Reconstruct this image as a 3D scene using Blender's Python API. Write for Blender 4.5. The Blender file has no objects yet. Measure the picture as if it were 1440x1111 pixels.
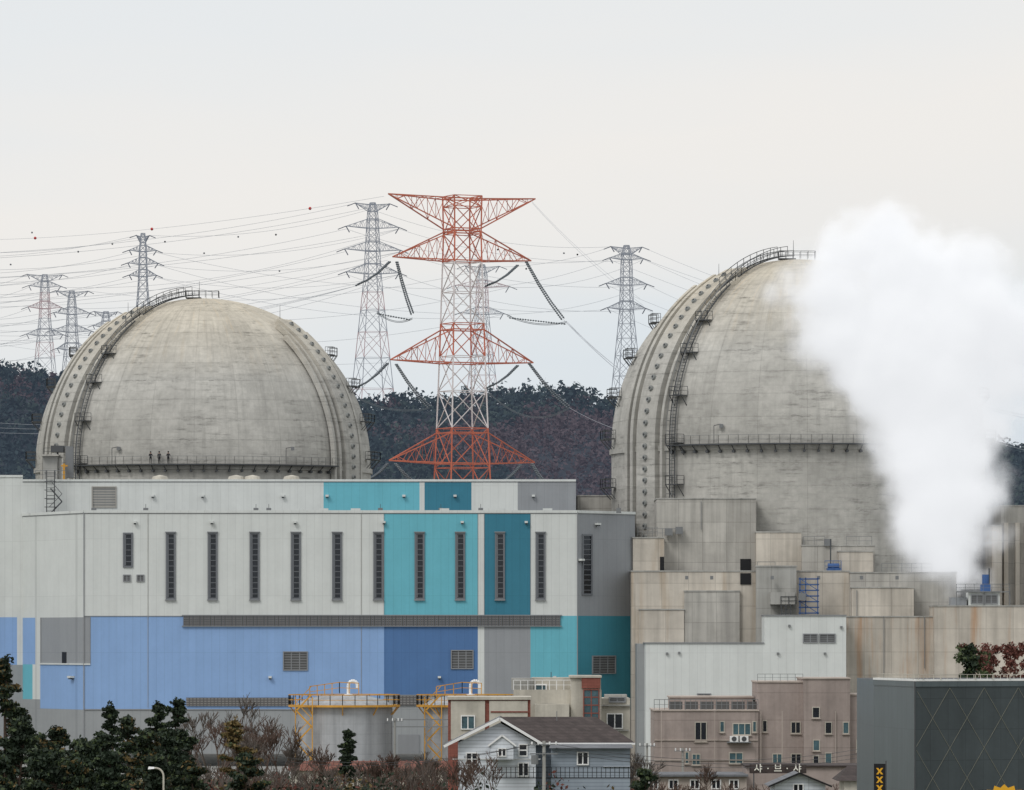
import bpy, math, random
import numpy as np
from mathutils import Vector
random.seed(7); np.random.seed(7)
F=8000.0; CZ=16.0
def X(x,d): return (x-720)*d/F
def Z(y,d): return CZ+(900-y)*d/F
def P(x,y,d): return (X(x,d),d,Z(y,d))
def lin(r,g,b,k=1.0):
    o=[]
    for c in (r,g,b):
        c/=255.0
        o.append(min(1.0,k*(c/12.92 if c<=.04045 else ((c+.055)/1.055)**2.4)))
    return tuple(o)
K=1.12
scene=bpy.context.scene
# ---------------------------------------------------------------- materials
def newmat(name):
    m=bpy.data.materials.new(name); m.use_nodes=True
    nt=m.node_tree; b=nt.nodes['Principled BSDF']
    return m,nt,b
def nd(nt,t,**kw):
    n=nt.nodes.new(t)
    for k,v in kw.items(): setattr(n,k,v)
    return n
def mth(nt,op,a,b=None,c=None):
    n=nt.nodes.new('ShaderNodeMath'); n.operation=op
    for i,v in enumerate((a,b,c)):
        if v is None: continue
        if isinstance(v,(int,float)): n.inputs[i].default_value=v
        else: nt.links.new(v,n.inputs[i])
    return n.outputs[0]
def mapr(nt,v,a,b,c,d):
    n=nt.nodes.new('ShaderNodeMapRange')
    nt.links.new(v,n.inputs[0])
    for i,q in enumerate((a,b,c,d)): n.inputs[i+1].default_value=q
    return n.outputs[0]
def vscale(nt,vec,f):
    n=nt.nodes.new('ShaderNodeVectorMath'); n.operation='SCALE'
    nt.links.new(vec,n.inputs[0])
    if isinstance(f,(int,float)): n.inputs['Scale'].default_value=f
    else: nt.links.new(f,n.inputs['Scale'])
    return n.outputs[0]
def vmul(nt,a,b):
    n=nt.nodes.new('ShaderNodeVectorMath'); n.operation='MULTIPLY'
    nt.links.new(a,n.inputs[0])
    if isinstance(b,tuple): n.inputs[1].default_value=b
    else: nt.links.new(b,n.inputs[1])
    return n.outputs[0]
def noise(nt,vec,scale,detail=4,rough=.55):
    n=nt.nodes.new('ShaderNodeTexNoise'); n.inputs['Scale'].default_value=scale
    n.inputs['Detail'].default_value=detail; n.inputs['Roughness'].default_value=rough
    nt.links.new(vec,n.inputs['Vector']); return n.outputs['Fac']
def mixc(nt,f,a,b):
    n=nt.nodes.new('ShaderNodeMix'); n.data_type='RGBA'
    if isinstance(f,(int,float)): n.inputs[0].default_value=f
    else: nt.links.new(f,n.inputs[0])
    for i,v in ((6,a),(7,b)):
        if isinstance(v,tuple): n.inputs[i].default_value=(*v[:3],1)
        else: nt.links.new(v,n.inputs[i])
    return n.outputs[2]
def mat(name,col,rough=.8,var=.10,vs=.35,streak=0.0,joint=None,metal=0.0,bump=0.0,col2=None,spec=.3,stain=None,haze_glow=None):
    m,nt,b=newmat(name)
    tc=nd(nt,'ShaderNodeTexCoord').outputs['Object']
    rgb=nd(nt,'ShaderNodeRGB'); rgb.outputs[0].default_value=(*col,1)
    c=rgb.outputs[0]
    n1=noise(nt,tc,vs,5)
    if col2: c=mixc(nt,mapr(nt,n1,.42,.58,0,1),col,col2)
    n2=noise(nt,tc,vs*6,4)
    c=vscale(nt,c,mapr(nt,n1,.3,.7,1-var,1+var))
    c=vscale(nt,c,mapr(nt,n2,.3,.7,1-var*.5,1+var*.5))
    if streak:
        s=noise(nt,vmul(nt,tc,(1.3,1.3,.05)),1.0,5,.6)
        c=vscale(nt,c,mapr(nt,s,.45,.72,1,1-streak))
        s=noise(nt,vmul(nt,tc,(.35,.35,.02)),1.0,3,.6)
        c=vscale(nt,c,mapr(nt,s,.4,.7,1+streak*.3,1-streak*.6))
    if stain:
        s=noise(nt,vmul(nt,tc,(.5,.5,.03)),1.0,5,.65)
        c=mixc(nt,mapr(nt,s,.54,.72,0,.8),c,stain)
    if joint:
        sp=nd(nt,'ShaderNodeSeparateXYZ'); nt.links.new(tc,sp.inputs[0])
        u=mth(nt,'ADD',sp.outputs[0],mth(nt,'MULTIPLY',sp.outputs[1],.6))
        cb=nd(nt,'ShaderNodeCombineXYZ'); nt.links.new(u,cb.inputs[0]); nt.links.new(sp.outputs[2],cb.inputs[1])
        br=nd(nt,'ShaderNodeTexBrick'); br.offset=0.0
        nt.links.new(cb.outputs[0],br.inputs['Vector'])
        w,h,t,dk,tv=joint
        br.inputs['Scale'].default_value=1; br.inputs['Mortar Size'].default_value=t
        br.inputs['Mortar Smooth'].default_value=.3
        br.inputs['Brick Width'].default_value=w; br.inputs['Row Height'].default_value=h
        br.inputs['Color1'].default_value=(1+tv,1+tv,1+tv,1); br.inputs['Color2'].default_value=(1-tv,1-tv,1-tv,1)
        br.inputs['Mortar'].default_value=(dk,dk,dk,1)
        c=vmul(nt,c,br.outputs['Color'])
    nt.links.new(c,b.inputs['Base Color'])
    b.inputs['Roughness'].default_value=rough; b.inputs['Metallic'].default_value=metal
    b.inputs['Specular IOR Level'].default_value=spec
    if haze_glow:
        b.inputs['Emission Color'].default_value=(*haze_glow,1); b.inputs['Emission Strength'].default_value=1.0  # even emission stands in for distance haze; the surface is no light source
    if bump:
        bn=nd(nt,'ShaderNodeBump'); bn.inputs['Strength'].default_value=bump; bn.inputs['Distance'].default_value=.3
        nt.links.new(n2,bn.inputs['Height']); nt.links.new(bn.outputs[0],b.inputs['Normal'])
    return m
PJ=(1.0,7.2,.03,.86,.012)
M={}
def pm(n,r,g,b,k=K,**kw):
    a=dict(var=.035,streak=.055,joint=PJ,rough=.6); a.update(kw)
    M[n]=mat(n,lin(r,g,b,k),**a)
pm('panel_light',196,199,196); pm('panel_cyan',98,168,182); pm('panel_teal',52,114,134)
pm('panel_grey',138,141,144); pm('panel_blue',128,158,198); pm('panel_navy',74,108,152)
pm('panel_teal2',60,128,144); pm('panel_base',140,143,144); pm('panel_brown',150,148,142)
pm('frame_grey',104,107,111,joint=None); pm('louvre_grey',122,120,118,joint=(.45,.3,.08,.45,.05))
pm('louvre_dark',80,80,80,joint=None)
pm('trim',126,128,130,joint=None)
pm('white_paint',222,222,220,joint=None); pm('dark_steel',72,74,76,joint=None); pm('mid_steel',114,116,117,joint=None)
pm('cap_steel',128,130,128,joint=None)
M['glass']=mat('glass',lin(30,34,40),rough=.15,var=.3,vs=1.2,spec=.5)
M['glass_blue']=mat('glass_blue',lin(70,95,102),rough=.15,var=.3,vs=1,spec=.5)
CJ=dict(bump=.25,rough=.92)
M['concrete']=mat('concrete',lin(172,169,162,K),var=.13,vs=.12,streak=.27,joint=(3.1,2.6,.05,.76,.06),stain=lin(146,143,138,K),**CJ)
M['concrete_warm']=mat('concrete_warm',lin(182,175,164,K),var=.12,vs=.12,streak=.24,joint=(3.4,2.9,.05,.78,.05),stain=lin(156,140,120,K),**CJ)
M['concrete_grey']=mat('concrete_grey',lin(156,155,150,K),var=.12,vs=.1,streak=.24,joint=(2.5,2.5,.05,.8,.05),rough=.9)
M['rust_concrete']=mat('rust_concrete',lin(180,173,162,K),var=.12,vs=.1,streak=.22,joint=(3.4,2.9,.05,.78,.05),stain=lin(162,124,90,K),**CJ)
M['pyl_red']=mat('pylon_orange_red',lin(184,94,64,1.0),rough=.7,var=.18,vs=.3,haze_glow=(.025,.025,.028))
M['pyl_white']=mat('pylon_white',lin(214,206,206,1.0),rough=.7,var=.06)
HZ=(.11,.12,.135)  # haze over the far pylons, put into their materials as glow
M['pyl_grey']=mat('galvanised_haze',lin(104,108,116,1.0),rough=.7,var=.06,haze_glow=HZ)
M['pyl_pink']=mat('pylon_hazed_red',lin(150,108,106,1.0),rough=.7,var=.05,haze_glow=HZ)  # red paled in the base colour for haze, with added glow
M['insul']=mat('insulator_grey',lin(95,102,108,1.0),rough=.35,var=.1)
M['insul_dark']=mat('insulator_dark',lin(66,70,80,1.0),rough=.4,var=.1,haze_glow=(.04,.045,.055))
M['wire']=mat('cable_grey',lin(115,118,124,1.0),rough=.7,var=.03,haze_glow=(.14,.15,.16))  # glow lightens the cables as distance haze would
M['wire_dark']=mat('cable_dark',lin(60,60,62,1.0),rough=.6,var=.03)
M['ball_red']=mat('marker_red',lin(190,50,50),rough=.4,var=.03)
M['ball_white']=mat('marker_white',lin(130,130,135),rough=.4,var=.03)
M['bark']=mat('bark',lin(74,62,54),rough=.95,var=.3,vs=3)
M['twig']=mat('twig_brown',lin(92,76,68),rough=.95,var=.25,vs=1.0)
M['twig_grey']=mat('twig_grey',lin(94,86,80),rough=.95,var=.25,vs=1.0)
M['needle']=mat('pine_needles',lin(40,52,38),rough=.7,var=.35,vs=.9)
M['needle2']=mat('pine_needles_light',lin(66,78,48),rough=.7,var=.3,vs=.9)
M['needle3']=mat('pine_needles_brown',lin(100,84,50),rough=.7,var=.3,vs=.9)
M['redleaf']=mat('red_brown_leaves',lin(104,64,56),rough=.8,var=.3,vs=1)
HH=(.024,.032,.046)  # bluish haze painted into the hill materials by emission and tint
M['hill_pine']=mat('distant_pine',lin(46,56,58),rough=1,var=.2,vs=.04,haze_glow=HH,spec=0)
M['hill_pine2']=mat('distant_pine_light',lin(58,68,64),rough=1,var=.2,vs=.04,haze_glow=HH,spec=0)
M['hill_brown']=mat('distant_bare_wood',lin(76,68,72),rough=1,var=.18,vs=.04,haze_glow=(.03,.032,.044),spec=0)
M['hill_soil']=mat('hill_ground',lin(54,56,60),rough=1,var=.2,vs=.03,haze_glow=HH,spec=0)
M['ground']=mat('ground_soil',lin(96,92,74),rough=1,var=.3,vs=.04,col2=lin(78,84,58))
M['yellow']=mat('safety_orange_paint',lin(192,142,58,1.05),rough=.6,var=.18)
M['silver']=mat('tank_aluminium',lin(160,162,164,1.1),rough=.5,var=.08,streak=.25,joint=(1.8,1.2,.03,.8,.03),metal=.2)
M['apt']=mat('apartment_render',lin(152,140,134,K),rough=.9,var=.1,streak=.2,vs=.5,joint=(60,2.7,.05,.8,.02))
M['apt2']=mat('apartment_trim',lin(168,157,148,K),rough=.85,var=.08,streak=.16)
M['brickred']=mat('red_brick_wall',lin(128,78,68,K),rough=.85,var=.12,vs=1,joint=(.6,.25,.02,.8,.08))
M['beige']=mat('beige_wall',lin(180,175,163,K),rough=.85,var=.1,streak=.22,vs=.6)
M['siding']=mat('white_siding',lin(204,209,214,K),rough=.6,var=.05,streak=.12,joint=(30,.28,.035,.7,.01))
M['siding_blue']=mat('grey_blue_siding',lin(144,154,164,K),rough=.6,var=.05,streak=.1,joint=(30,.28,.035,.72,.01))
M['roof_brown']=mat('brown_shingle',lin(70,62,60),rough=.9,var=.22,vs=1.2,joint=(.5,.22,.02,.7,.18))
M['roof_grey']=mat('grey_shingle',lin(112,114,118),rough=.9,var=.15,vs=1,joint=(.5,.22,.02,.8,.1))
M['roof_red']=mat('red_steel_roof',lin(118,74,60),rough=.8,var=.25,vs=.8,streak=.2)
M['slate']=mat('dark_glass_panel',lin(70,77,79),rough=.35,var=.08,streak=.16,vs=.6,joint=(1.4,1.8,.02,.72,.08))
M['slate2']=mat('slate_side_panel',lin(90,99,102),rough=.35,var=.06,streak=.14,vs=.6,joint=(.7,3.6,.02,.78,.04))
M['slate_line']=mat('panel_seam_line',lin(124,124,112),rough=.5,var=.05)
M['black']=mat('black_paint',lin(26,26,28),rough=.5,var=.1)
M['sign_yellow']=mat('sign_yellow',lin(225,168,44),rough=.5,var=.05)
M['blue_steel']=mat('blue_scaffold_paint',lin(62,92,140,1.05),rough=.5,var=.1)
M['text_white']=mat('letter_white',lin(235,232,220),rough=.5,var=.02)
def dome_mat():
    m,nt,b=newmat('containment_concrete'); R=25.0
    tc=nd(nt,'ShaderNodeTexCoord').outputs['Object']
    sp=nd(nt,'ShaderNodeSeparateXYZ'); nt.links.new(tc,sp.inputs[0])
    x,y,z=sp.outputs
    az=mth(nt,'ARCTAN2',x,mth(nt,'MULTIPLY',y,-1.0))
    u=mth(nt,'MULTIPLY',az,R)
    zc=mth(nt,'MINIMUM',mth(nt,'MAXIMUM',mth(nt,'DIVIDE',z,R+.6),0.0),1.0)
    v=mth(nt,'ADD',mth(nt,'MULTIPLY',mth(nt,'ARCSINE',zc),R),mth(nt,'MINIMUM',z,0.0))
    cb=nd(nt,'ShaderNodeCombineXYZ'); nt.links.new(u,cb.inputs[0]); nt.links.new(v,cb.inputs[1])
    uv=cb.outputs[0]
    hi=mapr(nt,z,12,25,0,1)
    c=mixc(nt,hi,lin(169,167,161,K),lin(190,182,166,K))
    br=nd(nt,'ShaderNodeTexBrick'); br.offset=0.0; nt.links.new(uv,br.inputs['Vector'])
    for k,q in (('Scale',1),('Mortar Size',.05),('Mortar Smooth',.5),('Brick Width',6.545),('Row Height',3.0)): br.inputs[k].default_value=q
    br.inputs['Color1'].default_value=(1.05,1.05,1.05,1); br.inputs['Color2'].default_value=(.95,.95,.95,1); br.inputs['Mortar'].default_value=(.82,.82,.82,1)
    c=vmul(nt,c,br.outputs['Color'])
    br2=nd(nt,'ShaderNodeTexBrick'); br2.offset=0.5; nt.links.new(uv,br2.inputs['Vector'])
    for k,q in (('Scale',1),('Mortar Size',.03),('Mortar Smooth',.5),('Brick Width',2.4),('Row Height',1.0)): br2.inputs[k].default_value=q
    br2.inputs['Color1'].default_value=(1.05,1.05,1.05,1); br2.inputs['Color2'].default_value=(.95,.95,.95,1); br2.inputs['Mortar'].default_value=(.94,.94,.94,1)
    c=vmul(nt,c,br2.outputs['Color'])
    c=vscale(nt,c,mapr(nt,noise(nt,tc,.11,6,.6),.32,.68,.83,1.12))
    c=vscale(nt,c,mapr(nt,noise(nt,tc,1.1,6,.7),.3,.7,.86,1.1))
    s=noise(nt,vmul(nt,uv,(1.1,.07,1.0)),1.0,6,.65)
    sk=mapr(nt,noise(nt,tc,.09,3),.42,.6,.25,1)
    c=vscale(nt,c,mth(nt,'SUBTRACT',1.02,mth(nt,'MULTIPLY',mapr(nt,s,.48,.74,0,.27),sk)))
    h=noise(nt,vmul(nt,uv,(.22,1.5,1.0)),1.0,6,.75)
    pt=mapr(nt,noise(nt,tc,.14,4),.4,.58,.1,1)
    hd=mth(nt,'MULTIPLY',mapr(nt,h,.52,.66,0,.42),pt)
    c=vscale(nt,c,mth(nt,'SUBTRACT',1.0,hd))
    h2=noise(nt,vmul(nt,uv,(.9,3.2,1.0)),1.0,5,.8)
    rows=mapr(nt,mth(nt,'ABSOLUTE',mth(nt,'SUBTRACT',mth(nt,'FRACT',mth(nt,'DIVIDE',v,3.0)),.5)),.32,.5,0,1)
    c=vscale(nt,c,mth(nt,'SUBTRACT',1.0,mth(nt,'MULTIPLY',mth(nt,'MULTIPLY',mapr(nt,h2,.5,.62,0,.45),rows),pt)))
    st=noise(nt,vmul(nt,uv,(.5,.06,1.0)),1.7,5,.6)
    c=mixc(nt,mth(nt,'MULTIPLY',mapr(nt,st,.55,.7,0,.5),hi),c,lin(190,170,140,K))
    nt.links.new(c,b.inputs['Base Color']); b.inputs['Roughness'].default_value=.95; b.inputs['Specular IOR Level'].default_value=.15
    bn=nd(nt,'ShaderNodeBump'); bn.inputs['Strength'].default_value=.2; bn.inputs['Distance'].default_value=.3
    nt.links.new(s,bn.inputs['Height']); nt.links.new(bn.outputs[0],b.inputs['Normal'])
    return m
M['dome']=dome_mat()
# ---------------------------------------------------------------- mesh builder
class MB:
    def __init__(s): s.v=[];s.f=[];s.m=[];s.slots=[]
    def mi(s,m):
        if isinstance(m,str): m=M[m]
        if m not in s.slots: s.slots.append(m)
        return s.slots.index(m)
    def poly(s,pts,m):
        n=len(s.v); s.v.extend([tuple(p) for p in pts]); s.f.append(tuple(range(n,n+len(pts)))); s.m.append(s.mi(m))
    def hexa(s,p,m):
        n=len(s.v); s.v.extend([tuple(q) for q in p]); k=s.mi(m)
        for f in ((0,1,5,4),(1,2,6,5),(2,3,7,6),(3,0,4,7),(4,5,6,7),(3,2,1,0)):
            s.f.append(tuple(n+i for i in f)); s.m.append(k)
    def box(s,x0,x1,y0,y1,z0,z1,m):
        s.hexa([(x0,y0,z0),(x1,y0,z0),(x1,y1,z0),(x0,y1,z0),(x0,y0,z1),(x1,y0,z1),(x1,y1,z1),(x0,y1,z1)],m)
    def beam(s,p,q,r0,r1=None,n=4,m='dark_steel',cap=False):
        if r1 is None: r1=r0
        px,py,pz=p; dx,dy,dz=q[0]-px,q[1]-py,q[2]-pz
        L=math.sqrt(dx*dx+dy*dy+dz*dz)
        if L<1e-6: return
        dx/=L;dy/=L;dz/=L
        if abs(dz)<.9: ax,ay,az=-dy,dx,0.0
        else: ax,ay,az=0.0,-dz,dy
        l=math.sqrt(ax*ax+ay*ay+az*az); ax/=l;ay/=l;az/=l
        bx,by,bz=dy*az-dz*ay,dz*ax-dx*az,dx*ay-dy*ax
        b=len(s.v); k=s.mi(m)
        for (c,r) in ((p,r0),(q,r1)):
            for i in range(n):
                t=2*math.pi*(i+.5)/n; cs=math.cos(t)*r; sn=math.sin(t)*r
                s.v.append((c[0]+ax*cs+bx*sn,c[1]+ay*cs+by*sn,c[2]+az*cs+bz*sn))
        for i in range(n):
            j=(i+1)%n; s.f.append((b+i,b+j,b+n+j,b+n+i)); s.m.append(k)
        if cap:
            s.f.append(tuple(b+n+i for i in range(n))); s.m.append(k)
            s.f.append(tuple(b+n-1-i for i in range(n))); s.m.append(k)
    def tube(s,pts,r,n=4,m='wire'):
        for a,b in zip(pts[:-1],pts[1:]): s.beam(a,b,r,r,n,m)
    def lathe(s,cx,cy,prof,n,m):
        b=len(s.v); k=s.mi(m)
        for r,z in prof:
            for i in range(n):
                t=2*math.pi*i/n; s.v.append((cx+r*math.cos(t),cy+r*math.sin(t),z))
        for j in range(len(prof)-1):
            for i in range(n):
                i2=(i+1)%n
                s.f.append((b+j*n+i,b+j*n+i2,b+(j+1)*n+i2,b+(j+1)*n+i)); s.m.append(k)
    def ball(s,c,r,m,n=8):
        s.lathe(c[0],c[1],[(max(.001,r*math.sin(math.pi*i/n)),c[2]-r*math.cos(math.pi*i/n)) for i in range(n+1)],n,m)
    def cloud(s,c,rad,n,size,m):
        c=np.array(c);
        d=np.random.normal(size=(n,3)); d/=np.linalg.norm(d,axis=1)[:,None]
        d*=(np.random.rand(n,1)**.45)
        ctr=c+d*np.array(rad)
        a=np.random.normal(size=(n,3)); a/=np.linalg.norm(a,axis=1)[:,None]
        b=np.cross(a,np.random.normal(size=(n,3))); b/=np.linalg.norm(b,axis=1)[:,None]
        sz=size*(.5+np.random.rand(n,1))
        a=a*sz; b=b*sz*.6
        vs=np.stack([ctr-a,ctr-b,ctr+a,ctr+b],axis=1).reshape(-1,3)
        n0=len(s.v); s.v.extend(map(tuple,vs.tolist()))
        k=s.mi(m)
        s.f.extend([(n0+4*i,n0+4*i+1,n0+4*i+2,n0+4*i+3) for i in range(n)]); s.m.extend([k]*n)
    def obj(s,name,parent=None,origin=None,smooth=False):
        me=bpy.data.meshes.new(name)
        v=s.v
        if origin: v=[(a-origin[0],b-origin[1],c-origin[2]) for a,b,c in v]
        me.from_pydata(v,[],s.f)
        for m in s.slots: me.materials.append(m)
        me.polygons.foreach_set('material_index',s.m)
        if smooth: me.polygons.foreach_set('use_smooth',[True]*len(me.polygons))
        me.update()
        o=bpy.data.objects.new(name,me); scene.collection.objects.link(o)
        if origin: o.location=origin
        if parent: o.parent=parent
        return o
def empty(name):
    e=bpy.data.objects.new(name,None); scene.collection.objects.link(e); return e
class Fr:
    def __init__(s,x0,d0,x1,d1,zd=None):
        s.x0=x0;s.x1=x1;s.a=(X(x0,d0),d0);b=(X(x1,d1),d1)
        s.L=math.hypot(b[0]-s.a[0],b[1]-s.a[1]); s.u=((b[0]-s.a[0])/s.L,(b[1]-s.a[1])/s.L); s.n=(s.u[1],-s.u[0]); s.zd=zd or d0
    def S(s,x): return (x-s.x0)/(s.x1-s.x0)*s.L
    def pt(s,S,o,z): return (s.a[0]+s.u[0]*S+s.n[0]*o, s.a[1]+s.u[1]*S+s.n[1]*o, z)
    def rect(s,mb,x0,x1,y0,y1,m,o=0.0):
        a,b=s.S(x0),s.S(x1); z1,z0=Z(y0,s.zd),Z(y1,s.zd)
        mb.poly([s.pt(a,o,z0),s.pt(b,o,z0),s.pt(b,o,z1),s.pt(a,o,z1)],m)
    def bx(s,mb,a,b,z0,z1,o0,o1,m):
        mb.hexa([s.pt(a,o1,z0),s.pt(b,o1,z0),s.pt(b,o0,z0),s.pt(a,o0,z0),s.pt(a,o1,z1),s.pt(b,o1,z1),s.pt(b,o0,z1),s.pt(a,o0,z1)],m)
    def box(s,mb,x0,x1,y0,y1,o0,o1,m):
        s.bx(mb,s.S(x0),s.S(x1),Z(y1,s.zd),Z(y0,s.zd),o0,o1,m)
    def window(s,mb,x0,x1,y0,y1,rows=1,cols=1,fw=.12,fm='white_paint',gm='glass',proud=.14,mw=.05):
        a,b=s.S(x0),s.S(x1); z1,z0=Z(y0,s.zd),Z(y1,s.zd)
        s.bx(mb,a+fw,b-fw,z0+fw,z1-fw,-.05,.03,gm)
        s.bx(mb,a,a+fw,z0,z1,-.05,proud,fm); s.bx(mb,b-fw,b,z0,z1,-.05,proud,fm)
        s.bx(mb,a+fw,b-fw,z0,z0+fw,-.05,proud-.003,fm); s.bx(mb,a+fw,b-fw,z1-fw,z1,-.05,proud-.003,fm)
        for i in range(1,rows):
            z=z0+(z1-z0)*i/rows; s.bx(mb,a+fw,b-fw,z-mw,z+mw,.02,.07,fm)
        for i in range(1,cols):
            u=a+(b-a)*i/cols; s.bx(mb,u-mw,u+mw,z0+fw,z1-fw,.02,.075,fm)
    def louvre(s,mb,x0,x1,y0,y1,cols=3,fm='trim',gm='louvre_dark'):
        a,b=s.S(x0),s.S(x1); z1,z0=Z(y0,s.zd),Z(y1,s.zd)
        s.window(mb,x0,x1,y0,y1,1,cols,.14,fm,gm,.16,.06)
        k=int((z1-z0)/.35)
        for i in range(k):
            z=z0+.2+(z1-z0-.4)*(i+.5)/k
            s.bx(mb,a+.16,b-.16,z-.06,z+.06,.03,.06,'mid_steel')
def rail(mb,pts,h=1.1,r=.035,m='dark_steel',post=1.6,mid=True,up=None):
    for a,b in zip(pts[:-1],pts[1:]):
        L=math.dist(a,b); k=max(1,int(L/post))
        u=up or (0,0,1)
        A=[a[i]+u[i]*h for i in range(3)];B=[b[i]+u[i]*h for i in range(3)]
        mb.beam(A,B,r,m=m)
        if mid:
            mb.beam([a[i]+u[i]*h*.5 for i in range(3)],[b[i]+u[i]*h*.5 for i in range(3)],r*.7,m=m)
        for j in range(k+1):
            t=j/k; p=[a[i]+(b[i]-a[i])*t for i in range(3)]
            mb.beam(p,[p[i]+u[i]*h for i in range(3)],r,m=m)

# ---------------------------------------------------------------- ground
g=MB(); g.poly([(-12000,-300,0),(12000,-300,0),(12000,16000,0),(-12000,16000,0)],'ground'); g.obj('ground')
g=MB(); g.poly([(-90,655,.004),(140,655,.004),(140,900,.004),(-90,900,.004)],'concrete_grey'); g.obj('plant_yard_pavement')
# ---------------------------------------------------------------- hills
prof=[(-900,470),(-300,478),(0,500),(60,510),(110,530),(300,545),(500,557),(560,553),(620,560),(700,556),(760,551),(815,552),(860,566),(1000,590),(1300,618),(1400,628),(1440,640),(1800,650),(2400,680)]
px=[p[0] for p in prof]; py=[p[1]+20 for p in prof]
def hillz(x,y):
    xp=720+x*F/2000.0
    top=CZ+(900-np.interp(xp,px,py))*.25
    t=np.clip((y-1420)/(2000-1420),0,1)
    t2=np.clip((y-2000)/900,0,1)
    s=np.where(y<2000,(t*.75+.25*np.sin(t*math.pi/2)),1-.9*t2)
    return top*s + (3.5*np.sin(x*.045+y*.013)+2.5*np.sin(x*.021-y*.03))*np.minimum(1,t*2)*.6
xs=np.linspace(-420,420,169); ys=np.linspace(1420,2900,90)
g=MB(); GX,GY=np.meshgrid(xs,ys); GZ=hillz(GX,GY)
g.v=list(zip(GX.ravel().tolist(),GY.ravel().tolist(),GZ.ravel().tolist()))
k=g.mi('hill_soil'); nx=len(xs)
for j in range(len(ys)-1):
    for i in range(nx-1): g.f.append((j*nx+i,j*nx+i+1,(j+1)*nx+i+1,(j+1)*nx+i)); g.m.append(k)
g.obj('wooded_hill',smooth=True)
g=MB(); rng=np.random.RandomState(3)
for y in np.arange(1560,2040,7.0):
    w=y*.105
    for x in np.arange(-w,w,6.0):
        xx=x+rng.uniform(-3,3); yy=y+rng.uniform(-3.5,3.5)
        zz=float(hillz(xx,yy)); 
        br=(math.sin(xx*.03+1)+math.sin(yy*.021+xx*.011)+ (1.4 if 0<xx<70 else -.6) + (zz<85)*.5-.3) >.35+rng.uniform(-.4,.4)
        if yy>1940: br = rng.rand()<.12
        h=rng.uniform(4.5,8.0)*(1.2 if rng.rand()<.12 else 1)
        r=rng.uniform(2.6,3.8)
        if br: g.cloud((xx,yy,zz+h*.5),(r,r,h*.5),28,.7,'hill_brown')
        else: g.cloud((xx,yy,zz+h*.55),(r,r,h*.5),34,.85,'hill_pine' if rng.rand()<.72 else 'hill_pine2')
g.obj('distant_forest')
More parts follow.
